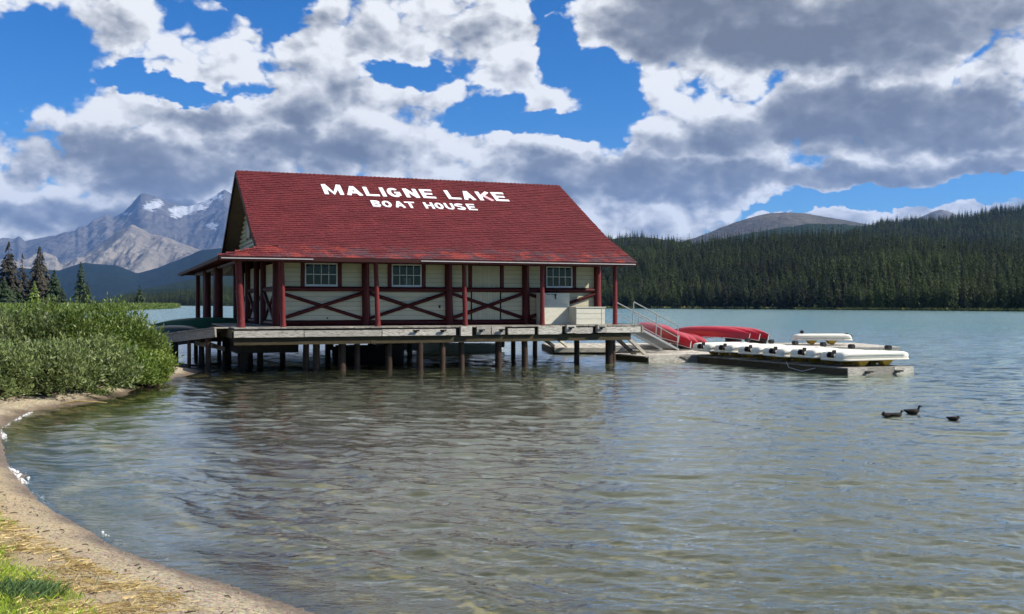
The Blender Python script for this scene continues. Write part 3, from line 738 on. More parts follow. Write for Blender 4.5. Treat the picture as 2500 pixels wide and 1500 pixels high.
big_tree(92, 640, 268, 3.51, M['spruce_brown'], 'brown spruce tucked in front of the tall broad dying one', 208, 34, 8, .1, .3)
big_tree(22, 592, 268, 5.13, M['spruce_brown'], 'tallest brown half dead spruce near the left edge of the view', 209, 46, 8, .15, .45)
big_tree(55, 620, 272, 3.51, M['spruce_brown'], 'thin bare brown spruce between the two tall brown ones', 210, 36, 7, .3, .5)
big_tree(8, 680, 255, 4.86, M['spruce'], 'broad dark green spruce at the far left under the tallest brown tree', 211, 32, 10)
big_tree(40, 700, 258, 3.24, M['spruce'], 'small dark green spruce second from the left under the brown trees', 212, 24, 9)
big_tree(84, 688, 256, 2.43, M['willow'], 'yellow green young tree at the foot of the brown trees', 213, 24, 9)
big_tree(-30, 600, 270, 4.86, M['spruce_brown'], 'brown spruce cut by the left edge of the view', 214, 40, 8, .1, .3)

# low shrub cover on the peninsula and the far bank
def leafblob(P, Nn, size, seed, up=.4, asp=.35):
    """P (n,3) centres -> leaf quads (two triangles folded) facing random directions"""
    r = np.random.default_rng(seed); n = len(P)
    d = r.normal(size=(n, 3)); d[:, 2] = np.abs(d[:, 2])*.9+up; d += Nn*.6; d /= np.linalg.norm(d, axis=1)[:, None]
    s = np.cross(d, r.normal(size=(n, 3))); s /= np.linalg.norm(s, axis=1)[:, None]
    L = size*r.uniform(.6, 1.3, n)[:, None]
    a = P; b = P+d*L*.5+s*L*asp*.5; c = P+d*L; e = P+d*L*.5-s*L*asp*.5
    V = np.stack([a, b, c, e], 1).reshape(-1, 3); Fc = np.arange(n*4).reshape(-1, 4)
    return V, Fc
pr = np.random.default_rng(33)
cand = []
while len(cand) < 9000:
    t = pr.uniform(-600, 440); D = pr.uniform(235, 620)**1; d = ray(t, 750); q = (d[0]*D, D)
    cand.append(q)
cand = np.array(cand); s_ = sdist(cand[:, 0], cand[:, 1], PEN); okk = s_ > .6
cand = cand[okk]; s_ = s_[okk]
edge = []
for i in range(len(PEN)):
    a, b = PEN[i], PEN[(i+1) % len(PEN)]; L = np.linalg.norm(b-a)
    if a[1] > 560 and b[1] > 560 and a[0] < -250: continue
    for k in range(int(L/ .5)): edge.append(a+(b-a)*pr.random())
edge = np.array(edge)[:1500]; nn = np.array((-.3, .95)); edge = edge+nn*pr.uniform(.5, 4, (len(edge), 1))
cl = np.vstack([cand, edge]); nl = 26
cz = .5+.9*fbm(cl[:, 0]/6, cl[:, 1]/6, 3, 9)
PP = np.repeat(np.column_stack([cl, np.full(len(cl), .3)]), nl, 0); rz_ = np.repeat(cz, nl)
ofs = pr.normal(size=(len(PP), 3)); ofs /= np.linalg.norm(ofs, axis=1)[:, None]
PP = PP+ofs*np.column_stack([rz_*1.3, rz_*1.3, np.abs(rz_)*1.0]); PP[:, 2] = np.maximum(PP[:, 2]+.6, .2)
V, Fc = leafblob(PP, ofs, .75, 5)
tag(link('shrub_cover', npmesh('shrub_cover', V, Fc, M['peninsula'], False, {'rnd': ('FACE', pr.random(len(Fc)))})), kind='stuff')
# pale grassy bank at the foot of the far trees
bk = []
for px in np.linspace(1470, 2530, 900):
    D = float(shD(px)); d = ray(px, 750); bk.append((d[0]*D+pr.normal(), D+pr.uniform(-1.5, 1), .15+pr.random()*.3))
bk = np.array(bk); PP = np.repeat(bk, 6, 0)+pr.normal(size=(len(bk)*6, 3))*np.array((.8, .5, .12))
V, Fc = leafblob(PP, np.zeros_like(PP), .8, 6)
tag(link('bank_grass', npmesh('bank_grass', V, Fc, M['shore_grass'], False, {'rnd': ('FACE', pr.random(len(Fc)))})), kind='stuff')
#MARK_STRUCT
# ------------------------------------------------------------------ boathouse frame: u along the front, v back, z up
BX, BY = -9.867, 34.57
Uv = np.array([math.cos(BA), math.sin(BA)]); Vv = np.array([-math.sin(BA), math.cos(BA)])
B0 = np.array([BX, BY])
def _hit(px, py, nvec, off):
    d = ray(px, py); s = (off+B0@nvec)/(d[:2]@nvec); p = np.array([0, 0, HC])+d*s
    return (p[:2]-B0)@Uv, (p[:2]-B0)@Vv, p[2]
def at_v(px, py, v): return _hit(px, py, Vv, v)
def at_u(px, py, u): return _hit(px, py, Uv, u)
def bw(u, v, z=0): p = B0+Uv*u+Vv*v; return np.array([p[0], p[1], z])
ZD = 1.57; ZE = 4.0; LU = 15.82
PV = [0, .75, 2.5, 7.45]; PZ = [ZE, 4.33, 5.08, 7.79]
house = empty('boathouse', (BX, BY, 0), BA)
tag(house, 'cream boathouse with dark red logs and a big red shingle roof standing over the lake', 'boathouse')
deck = empty('deck', (BX, BY, 0), BA)
tag(deck, 'weathered timber deck on piles under the red roofed boathouse', 'deck')

# deck planks, fascia, beams
u = .5; i = 0
while u < 16.0:
    w_ = .2+random.uniform(-.01, .01); j = random.uniform(-.02, .015)
    vend = 20.6
    board('plank', M['timber'], deck, u, min(u+w_-.012, 16.06), -.02+j, vend, ZD-.045+random.uniform(-.004, .004), ZD+random.uniform(-.003, .003)); u += w_
for a, b in ((.5, 5.2), (5.215, 10.6), (10.615, 15.6)):
    board('beam', M['beam'], deck, a, b, .02, .26, .97+random.uniform(-.01, .01), 1.225)
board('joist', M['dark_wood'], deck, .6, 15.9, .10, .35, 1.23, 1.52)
for a, b, z0, z1, pr_ in ((571, 741, 1.235, 1.462, .09), (743, 931, 1.24, 1.455, .085), (933, 1112, 1.24, 1.47, .09), (1124, 1151, 1.215, 1.56, .12), (1164, 1198, 1.25, 1.55, .08), (1200, 1232, 1.25, 1.54, .085),
      (1240, 1304, 1.245, 1.47, .09), (1314, 1371, 1.235, 1.53, .09), (1381, 1403, 1.27, 1.58, .17), (1405, 1446, 1.25, 1.48, .09), (1456, 1478, 1.28, 1.59, .17), (1480, 1563, 1.27, 1.50, .09)):
    ua = at_v(a, 815, -.05)[0]; ub = at_v(b, 815, -.05)[0]
    board('bumper_block' if pr_ > .1 else 'fascia_board', M['white_timber'], deck, ua, ub, -pr_, .018, z0, z1)
for px in (1015, 1081, 1175, 1224, 1391, 1466):
    uu = at_v(px, 810, -.1)[0]; z = 1.40 if px < 1300 else 1.46; y0 = -.09 if px < 1300 else -.17
    mb = MB().box(uu-.12, uu+.12, y0-.10, y0-.05, z, z+.05).box(uu-.05, uu+.05, y0-.05, y0-.001, z-.05, z+.02)
    mb.build('cleat', M['black'], deck, bevel=.006)
board('side_beam', M['beam'], deck, .42, .497, .0, 20.4, 1.2, 1.5)
board('side_beam', M['timber'], deck, 16.07, 16.15, .0, 14.0, 1.25, 1.52)
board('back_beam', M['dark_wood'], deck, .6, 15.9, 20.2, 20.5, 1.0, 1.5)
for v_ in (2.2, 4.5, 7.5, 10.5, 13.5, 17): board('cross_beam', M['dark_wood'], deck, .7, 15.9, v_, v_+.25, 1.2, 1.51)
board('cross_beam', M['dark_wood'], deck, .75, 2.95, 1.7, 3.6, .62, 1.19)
piles = [(558, 884, .115), (588, 886, .13), (610, 890, .12), (635, 892, .12), (747, 905, .11), (772, 905, .13), (835, 905, .14), (872, 903, .11), (949, 903, .13), (1026, 903, .13), (1080, 901, .11),
    (1127, 899, .11), (1217, 897, .13), (1253, 868, .11), (1281, 896, .12), (1306, 868, .11), (1408, 887, .11), (1487, 890, .14), (1497, 884, .10), (905, 880, .12), (1000, 872, .12), (690, 884, .12), (800, 876, .12)]
for px, py, r in piles:
    p = at_z(px, py, 0); q = (p[:2]-B0); uu, vv = q@Uv, q@Vv; vv = max(vv, .14)
    MB().tube([(uu+random.uniform(-.03, .03), vv, -2.6), (uu, vv, -.05), (uu, vv, .5), (uu+random.uniform(-.02, .02), vv, 1.2 if vv > .3 else 1.0)], [r*1.05, r*1.02, r, r*.97], 12, wob=.05).build('pile', M['pile'], deck, True)

# ---- walls
def siding(parent, a, b, z0, z1, axis='u', at=1.9, out=-1, h=.172, m='cream'):
    """horizontal boards with recessed joints between a and b"""
    z = z0
    while z < z1-.02:
        t = min(z+h, z1); d = .03+random.uniform(-.003, .003)
        lo, hi = (at-d, at) if out < 0 else (at, at+d)
        if axis == 'u': board('siding_board', M[m], parent, a, b, lo, hi, z+.004, t-.004)
        else: board('siding_board', M[m], parent, lo, hi, a, b, z+.004, t-.004)
        z = t
def vboards(parent, a, b, z0, z1, axis='u', at=1.9, w_=.105, m='cream', name='door_board'):
    n_ = max(1, round((b-a)/w_)); w_ = (b-a)/n_
    for k in range(n_):
        d = .034+random.uniform(-.004, .004); x0, x1 = a+k*w_+.005, a+(k+1)*w_-.005
        if axis == 'u': board(name, M[m], parent, x0, x1, at-d, at, z0, z1)
        else: board(name, M[m], parent, at-d, at, x0, x1, z0, z1)
PIL = [2.19, 5.46, 8.70, 11.88, 15.02]
WIN = [(3.21, 4.41), (6.46, 7.63), None, (12.78, 13.93)]
ZW0, ZW1 = 3.02, 3.88
wl = MB()      # wall core behind the boards
c0_, c1_ = 1.905, 2.02
xs_ = [2.19]
for wn in WIN:
    if wn: xs_ += [wn[0], wn[1]]
xs_.append(15.02)
for k in range(0, len(xs_), 2): wl.box(xs_[k], xs_[k+1], c0_, c1_, ZW0, ZW1)
wl.box(2.19, 15.02, c0_, c1_, ZD, ZW0-.001).box(2.19, 15.02, c0_, c1_, ZW1+.001, 4.6)
wl.build('wall', M['dark_in'], house)
MB().box(2.205, 2.30, 2.021, 14, ZD, 4.7).box(14.9, 15.0, 2.021, 14, ZD, 4.7).box(2.301, 14.899, 13.9, 14, ZD, 4.7).build('wall', M['dark_in'], house)
siding(house, 2.05, 13.9, ZD+.1, 4.5, 'v', 15.03, 1) if False else None
for k in range(4):
    a, b = PIL[k]+.13, PIL[k+1]-.13
    if k != 2:
        siding(house, a, b, 1.78, 2.85)
        wa, wb = WIN[k]
        siding(house, a, wa-.155, 3.02, 3.88); siding(house, wb+.155, b, 3.02, 3.88)
        for x in (wa-.15, wb+.02): board('window_trim', M['red_log'], house, x, x+.13, 1.83, 1.90, 3.0, 3.9)
    else:
        siding(house, a, 9.60, 1.78, 2.85); siding(house, a, 9.50, 3.02, 3.88); siding(house, 10.87, b, 1.78, 2.85); siding(house, 10.98, b, 3.02, 3.88)
        door = empty('door'); door.parent = house
        vboards(door, 9.66, 10.81, ZD+.03, 2.85); vboards(door, 9.66, 10.81, 3.02, 3.86)
        board('door_edge', M['dark_in'], door, 10.82, 10.845, 1.86, 1.9, ZD+.03, 2.85)
        for x in (9.52, 10.83): board('window_trim', M['red_log'], house, x, x+.13, 1.835, 1.90, 3.0, 3.9)
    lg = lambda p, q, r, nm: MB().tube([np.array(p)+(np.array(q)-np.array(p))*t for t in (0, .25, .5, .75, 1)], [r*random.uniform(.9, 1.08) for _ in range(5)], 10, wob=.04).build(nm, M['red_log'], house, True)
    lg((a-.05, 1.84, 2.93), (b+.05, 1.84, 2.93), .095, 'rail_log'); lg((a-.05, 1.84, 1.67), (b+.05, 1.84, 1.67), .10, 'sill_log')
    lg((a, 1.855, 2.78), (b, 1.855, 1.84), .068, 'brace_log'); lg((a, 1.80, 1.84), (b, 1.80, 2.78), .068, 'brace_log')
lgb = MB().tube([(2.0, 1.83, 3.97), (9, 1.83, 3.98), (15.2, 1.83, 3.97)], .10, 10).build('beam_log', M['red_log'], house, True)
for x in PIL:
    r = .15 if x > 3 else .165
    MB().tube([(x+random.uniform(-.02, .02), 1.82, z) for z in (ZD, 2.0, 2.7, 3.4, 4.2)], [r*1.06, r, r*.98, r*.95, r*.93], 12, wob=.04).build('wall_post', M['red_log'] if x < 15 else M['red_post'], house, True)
# outlets on the wall
for px, py, ww, hh in ((799, 777, .05, .05), (1073, 749, .07, .12)):
    p = at_v(px, py, 1.87); board('outlet', M['black'], house, p[0]-ww/2, p[0]+ww/2, 1.845, 1.868, p[2]-hh/2, p[2]+hh/2)

board('ceiling', M['dark_in'], house, 2.31, 14.89, 2.03, 13.89, 4.0, 4.04)
# windows: frame, muntins, glass and four by two panes
for wn in WIN:
    if not wn: continue
    a, b = wn; win = empty('window'); win.parent = house
    fr = MB().box(a, b, 1.85, 1.93, ZW0, ZW0+.075).box(a, b, 1.86, 1.93, ZW1-.05, ZW1).box(a, a+.045, 1.86, 1.93, ZW0+.076, ZW1-.051).box(b-.045, b, 1.86, 1.93, ZW0+.076, ZW1-.051)
    fr.build('frame', M['white_trim'], win)
    x0, x1, z0, z1 = a+.046, b-.046, ZW0+.077, ZW1-.052
    for k in (1, 2, 3): x = x0+(x1-x0)*k/4; board('muntin', M['white_trim'], win, x-.011, x+.011, 1.880, 1.905, z0, z1)
    board('muntin', M['white_trim'], win, x0, x1, 1.874, 1.8795, (z0+z1)/2-.012, (z0+z1)/2+.012)
    for k in range(4):
        for j in range(2):
            xa = x0+(x1-x0)*k/4+.011; xb = x0+(x1-x0)*(k+1)/4-.011; za = z0+(z1-z0)*j/2; zb = z0+(z1-z0)*(j+1)/2
            link('pane', MB().add([(xa, 1.893, za), (xb, 1.893, za), (xb, 1.893, zb), (xa, 1.893, zb)], [(0, 1, 2, 3)]).mesh('pane', M['glass']), win)
# front porch posts
POST = [.78, 2.21, 5.60, 8.93, 12.05, 15.18]
for k, x in enumerate(POST):
    r = .125 if k == 0 else .09
    lean = {0: -.10, 1: -.05, 2: -.10, 3: -.06}.get(k, 0)
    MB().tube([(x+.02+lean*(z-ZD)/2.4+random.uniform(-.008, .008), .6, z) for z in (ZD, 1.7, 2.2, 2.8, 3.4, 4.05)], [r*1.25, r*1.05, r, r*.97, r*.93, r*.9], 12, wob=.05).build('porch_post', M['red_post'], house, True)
MB().tube([(.55, .6, 3.93), (8, .6, 3.94), (15.5, .6, 3.93)], .085, 10).build('eave_log', M['red_log'], house, True)
# left porch posts
for (v_, r) in ((9.5, .19), (10.1, .17), (14.9, .17), (15.6, .16), (20.6, .12)):
    MB().tube([(.88, v_, z) for z in (ZD, 2.4, 3.2, 3.98)], [r*1.05, r, r*.97, r*.95], 10, wob=.04).build('porch_post', M['red_log'], house, True)
MB().tube([(.88, .5, 3.93), (.88, 12, 3.94), (.88, 21.5, 3.93)], .09, 10).build('eave_log', M['red_log'], house, True)
# left side wall boards, door and logs (u = 2.2)
vb = [1.9, 4.6, 6.6, 9.4, 11.6, 14.0]
for v_ in vb[1:]: MB().tube([(2.12, v_, ZD), (2.12, v_, 4.3)], .15, 10, wob=.03).build('wall_post', M['red_log'], house, True)
for k in range(5):
    a, b = vb[k]+.14, vb[k+1]-.14
    if k in (1, 3):
        dr = empty('door'); dr.parent = house; vboards(dr, a+.1, b-.1, ZD+.03, 3.75, 'v', 2.2, .14)
        board('handle', M['black'], dr, 2.12, 2.16, b-.35, b-.3, 2.5, 2.7)
    else:
        siding(house, a, b, 1.78, 2.85, 'v', 2.2); siding(house, a, b, 3.0, 3.88, 'v', 2.2)
        for p, q, nm in (((2.14, a, 2.93), (2.14, b, 2.93), 'rail_log'), ((2.14, a, 1.67), (2.14, b, 1.67), 'sill_log'), ((2.15, a, 2.78), (2.15, b, 1.84), 'brace_log'), ((2.11, a, 1.84), (2.11, b, 2.78), 'brace_log')):
            MB().tube([p, q], .07 if nm == 'brace_log' else .09, 8).build(nm, M['red_log'], house, True)
# right side wall
siding(house, 2.05, 13.9, 1.7, 4.3, 'v', 15.0, 1, .25)

# ---- roof
def zroof(v):
    if v <= 7.45: return float(np.interp(v, PV, PZ))
    return float(np.interp(v, [7.45, 13.2, 22.2], [7.79, 4.66, ZE]))
def uleft(v): return 1.4*min(1, v/.72) if v < .72 else 1.4
T = .10
vsl = [0, .36, .72, 1.5, 2.5, 5, 7.45, 10, 13.2, 21.4, 22.2]
rf = MB(); vs = []; fs = []
for v_ in vsl:
    ul = uleft(v_) if v_ < 20 else (1.4 if v_ < 22 else 0)
    for z_ in (zroof(v_), zroof(v_)-T):
        vs += [(ul, v_, z_), (LU, v_, z_)]
for k in range(len(vsl)-1):
    a = k*4; b = a+4
    fs += [(a, a+1, b+1, b), (a+2, b+2, b+3, a+3), (a, b, b+2, a+2), (a+1, a+3, b+3, b+1)]
fs += [(0, 2, 3, 1), (b, b+1, b+3, b+2)]
rf.add(vs, fs)
roof = rf.build('roof', M['soffit'], house)
# skirt roof on the left, soffit below it
sk = MB().loft([[(0, 0, ZE), (1.4, .72, zroof(.72)), (1.4, .72, zroof(.72)-.08), (0, 0, ZE-.09)], [(0, 22.2, ZE), (1.4, 21.4, 4.45), (1.4, 21.4, 4.37), (0, 22.2, ZE-.09)]])
sk.add([(1.4, .72, zroof(.72)-.004), (2.1, 1.35, 4.49), (2.1, 21, 4.50), (1.4, 21.4, 4.446)], [(0, 1, 2, 3)])
sk.build('skirt_roof', M['soffit'], house)
board('soffit', M['soffit'], house, .12, 15.7, .15, 1.85, 3.99, 4.01) if False else None
# eave fascia and drip edge
board('eave_board', M['soffit'], house, .0, LU-.03, -.035, .0, ZE-.14, ZE-.01)
MB().beam((-.02, -.0, ZE-.075), (-.02, 22.2, ZE-.075), .03, .13).build('eave_board', M['soffit'], house)
for a, b in ((540, 765), (1028, 1552)):
    ua, ub = at_v(a, 634, -.05)[0], at_v(b, 640, -.05)[0]
    board('drip_edge', M['gutter'], house, max(ua, .02), min(ub, LU-.02), -.062, -.036, ZE-.085, ZE-.055)
for k in range(22):    # exposed rafters
    uu = 1.75+k*.64; MB().beam((uu, .02, ZE-.13), (uu, 1.9, zroof(1.9)-.2), .06, .10).build('rafter', M['red_log'], house)
for k in range(28):
    vv = .9+k*.75; MB().beam((.03, vv, ZE-.14), (2.1, vv, 4.42), .06, .10).build('rafter', M['red_log'], house)
# shingles
segs = [(PV[i], PZ[i], PV[i+1], PZ[i+1]) for i in range(3)]
sl = [math.hypot(b[2]-b[0], b[3]-b[1]) for b in segs]; SL = sum(sl)
def on_roof(s, h=0.):
    s0 = s
    for (va, za, vb_, zb), L in zip(segs, sl):
        if s0 <= L or (va, za) == (segs[-1][0], segs[-1][1]):
            t = s0/L; nx, nz = -(zb-za)/L, (vb_-va)/L
            return va+(vb_-va)*t+nx*h, za+(zb-za)*t+nz*h
        s0 -= L
EXP = .188
V = []; Fc = []; rn = []; lo = []
rg = np.random.default_rng(4)
s = -.03; row = 0
while s < SL-.02:
    va, za = on_roof(max(s, 0)); ul = uleft(max(va, 0)); uu = ul-rg.uniform(0, .12); rowr = rg.normal()*.07
    ds = rg.normal()*.004
    while uu < LU:
        w_ = rg.uniform(.11, .20); x0 = max(uu, ul-.03); x1 = min(uu+w_-.008, LU+.03)
        if x1-x0 > .02:
            lift = .026+rg.uniform(-.006, .010); sj = s+ds+rg.normal()*.006
            a0 = on_roof(max(sj, 0), lift); a1 = on_roof(min(max(sj, 0)+EXP+.03, SL), .006); a2 = on_roof(max(sj, 0), .0)
            if sj < 0: a0 = (a0[0]+sj, a0[1]+sj*.42); a2 = (a2[0]+sj, a2[1]+sj*.42)
            b = len(V)
            V += [(x0, a0[0], a0[1]), (x1, a0[0], a0[1]), (x1, a1[0], a1[1]), (x0, a1[0], a1[1]), (x0, a2[0], a2[1]-.004), (x1, a2[0], a2[1]-.004)]
            Fc += [(b, b+1, b+2, b+3), (b+4, b+5, b+1, b)]
            q = min(1, max(0, rg.normal()*.2+.5+rowr)); rn += [q, q*.7]; l_ = float(sstep(1.15, .6, va+rg.normal()*.05)); lo += [l_, l_]
        uu += w_
    s += EXP; row += 1
me = npmesh('shingles', V, Fc, M['roof'], False, {'rnd': ('FACE', rn), 'low': ('FACE', lo)})
o = link('shingles', me, roof); o['kind'] = 'stuff'
# ridge and hip caps
nc = 78
for k in range(nc):
    x0 = 1.4+k*(LU-1.4)/nc; hh = random.uniform(.0, .014)
    cap = MB().add([(x0, 7.30, 7.735+hh), (x0, 7.45, 7.845+hh), (x0, 7.60, 7.735+hh), (x0+.22, 7.30, 7.72), (x0+.22, 7.45, 7.825), (x0+.22, 7.60, 7.72)], [(0, 3, 4, 1), (1, 4, 5, 2), (0, 1, 2), (3, 5, 4)])
    me = cap.mesh('ridge_cap', M['roof']); link('ridge_cap', me, house)
hn_ = 13
for k in range(hn_):
    t0, t1 = k/hn_, (k+1.15)/hn_; p = lambda t: np.array((1.4*t, .72*t, zroof(.72*t)+.03))
    a, b = p(t0)+np.array((0, 0, .022)), p(t1)
    me = MB().add([a+np.array((.0, -.09, -.03)), a, a+np.array((.0, .10, -.02)), b+np.array((0, -.09, -.03)), b, b+np.array((0, .10, -.02)), a+np.array((.0, 0, -.045))],
        [(0, 1, 4, 3), (1, 2, 5, 4), (0, 6, 1), (6, 2, 1)]).mesh('hip_cap', M['roof'])
    at_ = me.attributes.new('rnd', 'FLOAT', 'FACE'); at_.data.foreach_set('value', [.9]*4)
    link('hip_cap', me, house)
# rake boards of the left and right gable
for uu in (1.37, LU+.01):
    for pts in ([(.72, zroof(.72)), (2.5, zroof(2.5)), (7.45, zroof(7.45))], [(7.45, zroof(7.45)), (13.2, zroof(13.2)), (21.4 if uu < 5 else 22.2, zroof(21.4))]):
        if uu > 5 and pts[0][0] < 1: pts = [(0, ZE)]+pts
        for a, b in zip(pts[:-1], pts[1:]):
            MB().beam((uu, a[0], a[1]-.09), (uu, b[0], b[1]-.09), .05, .17).build('rake_board', M['soffit'], house)
# gable wall of half logs with a shuttered opening
z = 4.62
while z < 7.45:
    vf = float(np.interp(z+.1, PZ, PV))+.14; vr = float(np.interp(z+.1, [4.66, 7.79], [13.2, 7.45]))-.14
    if vr-vf > .15:
        r = .098*random.uniform(.95, 1.05)
        MB().tube([(2.12, vf, z), (2.12, (vf+vr)/2, z+random.uniform(-.01, .01)), (2.12, vr, z)], r, 10).build('gable_log', M['cream'], house, True)
    z += .186
board('gable_back', M['cream'], house, 2.16, 2.22, 1.4, 13.0, 4.3, 4.62)
M['brown_soffit'] = pbr('brown_soffit', (.20, .155, .105), .7, .15, 4)
for pa, pb in (((.8, zroof(.8)), (2.5, zroof(2.5))), ((2.5, zroof(2.5)), (7.45, zroof(7.45))), ((7.45, zroof(7.45)), (13.2, zroof(13.2))), ((13.2, zroof(13.2)), (21, zroof(21)))):
    MB().add([(1.41, pa[0], pa[1]-T-.012), (2.3, pa[0], pa[1]-T-.012), (2.3, pb[0], pb[1]-T-.012), (1.41, pb[0], pb[1]-T-.012), (1.41, pa[0], pa[1]-T-.03), (2.3, pa[0], pa[1]-T-.03), (2.3, pb[0], pb[1]-T-.03), (1.41, pb[0], pb[1]-T-.03)],
        [(0, 1, 2, 3), (7, 6, 5, 4), (0, 4, 5, 1), (1, 5, 6, 2), (2, 6, 7, 3), (3, 7, 4, 0)]).build('gable_soffit', M['brown_soffit'], house)
gp = at_u(606, 548, 2.0); vc = gp[1]; zc_ = gp[2]
board('gable_frame', M['red_log'], house, 1.99, 2.06, vc-.62, vc-.5, zc_-.62, zc_+.62); board('gable_frame', M['red_log'], house, 1.99, 2.06, vc+.5, vc+.62, zc_-.62, zc_+.62)
for k in range(6): board('shutter_board', M['cream'], house, 1.985, 2.02, vc-.49+k*.163, vc-.34+k*.163, zc_-.58, zc_+.58)
p = at_u(580, 471, 1.75)
MB().box(1.62, 1.86, p[1]-.12, p[1]+.12, p[2]-.24, p[2]+.24).build('gable_lamp', M['white_trim'], house, bevel=.02)
# stone chimney top behind the ridge
c = at_v(621, 416, 9.0); ch = empty('chimney', (c[0], 9.0, 6.6)); ch.parent = house
for j in range(9):
    for k in range(4):
        a = k*math.pi/2+.3*j; rr_ = .16
        MB().tube([(math.cos(a)*rr_, math.sin(a)*rr_, j*.145), (math.cos(a)*rr_, math.sin(a)*rr_, j*.145+.13)], [.15, .13], 7, wob=.12).build('stone', M['stone'], ch)

# right gable wall
gw = MB(); 
vs = [(15.03, v_, zroof(v_)-.2) for v_ in (1.9, 2.5, 7.45, 13.2, 14)]+[(15.03, 14, 4.3), (15.03, 1.9, 4.3)]
gw.add(vs, [tuple(range(7))]).build('gable_wall', M['cream'], house)

# ---- painted board lettering on the roof
mv, mz = PV[2], PZ[2]; ML = sl[2]; mdir = np.array((PV[3]-PV[2], PZ[3]-PZ[2]))/ML; mn = np.array((-mdir[1], mdir[0]))
S2 = sl[0]+sl[1]
def roof_hit(px, py):
    d = ray(px, py); o = np.array([0, 0, HC]); ol = np.array([(o[:2]-B0)@Uv, (o[:2]-B0)@Vv, HC]); dl = np.array([d[:2]@Uv, d[:2]@Vv, d[2]])
    n3 = np.array((0, mn[0], mn[1])); p0 = np.array((0, mv, mz)); t = ((p0-ol)@n3)/(dl@n3); p = ol+dl*t
    return p[0], (p[1]-mv)*mdir[0]+(p[2]-mz)*mdir[1]
def ribbon(pts, w_, closed=False):
    P = [np.array(p, float) for p in pts]; n = len(P); L = []; Rr = []
    for i in range(n):
        a = P[(i-1) % n] if (closed or i > 0) else P[i]; b = P[(i+1) % n] if (closed or i < n-1) else P[i]
        d1 = P[i]-a; d2 = b-P[i]; 
        d1 = d1/(np.linalg.norm(d1)+1e-9) if np.linalg.norm(d1) > 1e-6 else d2/np.linalg.norm(d2)
        d2 = d2/(np.linalg.norm(d2)+1e-9) if np.linalg.norm(d2) > 1e-6 else d1
        m_ = d1+d2; m_ /= np.linalg.norm(m_); nn_ = np.array((-m_[1], m_[0])); k = min(1.6, 1/max(.3, abs(m_@d1)))
        L.append(P[i]+nn_*w_/2*k); Rr.append(P[i]-nn_*w_/2*k)
    return L, Rr
def arc(cx, cy, rx, ry, a0, a1, n=14): return [(cx+rx*math.cos(R(a0+(a1-a0)*i/n)), cy+ry*math.sin(R(a0+(a1-a0)*i/n))) for i in range(n+1)]
def glyph(ch, W, H, w_):
    h = w_/2; l, r, b, t = h, W-h, h, H-h; cx, cy = W/2, H/2
    G = {
     'M': [[(l, 0), (l, H)], [(r, 0), (r, H)], [(l, H), (cx, H*.10), (r, H)]],
     'A': [[(h*.8, 0), (cx, H)], [(W-h*.8, 0), (cx, H)], [(W*.25, H*.30), (W*.75, H*.30)]],
     'L': [[(l, 0), (l, H)], [(0, b), (W, b)]], 'I': [[(cx, 0), (cx, H)]],
     'G': [arc(cx, cy, cx-h, cy-h, 45, 320, 18), [(cx+.02, cy-.02*H), (W, cy-.02*H)], [(r, b+.05), (r, cy)]],
     'N': [[(l, 0), (l, H)], [(r, 0), (r, H)], [(l, H*.98), (r, H*.02)]],
     'E': [[(l, 0), (l, H)], [(0, b), (W, b)], [(0, cy), (W*.86, cy)], [(0, t), (W*.96, t)]],
     'K': [[(l, 0), (l, H)], [(l, H*.36), (W-h*.7, H)]],
     'B': [[(l, 0), (l, H)], [(l, t)]+arc(W*.55, H*.745, W*.45-h, H*.255-h, 90, -90, 8)+[(l, cy)], [(l, cy-.001)]+arc(W*.58, H*.27, W*.42-h, H*.27-h, 90, -90, 8)+[(l, b)]],
     'O': [arc(cx, cy, cx-h, cy-h, 0, 360, 26)], 'T': [[(cx, 0), (cx, H)], [(0, t), (W, t)]],
     'H': [[(l, 0), (l, H)], [(r, 0), (r, H)], [(l, cy), (r, cy)]],
     'U': [[(l, H)]+arc(cx, H*.38, cx-h, H*.38-h, 180, 360, 12)+[(r, H)]],
     'S': [arc(cx, H*.735, W*.46-h*.6, H*.265-h*.9, 25, 270, 10)+arc(cx, H*.265, W*.46-h*.6, H*.265-h*.9, 90, -155, 10)[1:]]}
    return G[ch]
def letter(ch, xl, xr, yb_l, yb_r, yt, w_, extra=None):
    """bottom left and right pixels of the letter, top pixel row"""
    ua, sa = roof_hit(xl, yb_l); ub, sb = roof_hit(xr, yb_r); S0 = (sa+sb)/2
    return ua, ub, S0
rows = [('MALIGNELAKE', [(385, 580, 319), (615, 768, 327), (805, 940, 335), (972, 1010, 338), (1040, 1166, 346), (1210, 1345, 349), (1380, 1508, 355), (1632, 1760, 362), (1793, 1905, 369), (1950, 2083, 375), (2110, 2240, 382)], .94, .172),
        ('BOATHOUSE', [(872, 957, 443), (977, 1070, 446), (1102, 1199, 449), (1212, 1312, 453), (1403, 1495, 458), (1510, 1592, 462), (1612, 1700, 466), (1715, 1808, 469), (1836, 1922, 472)], .62, .112)]
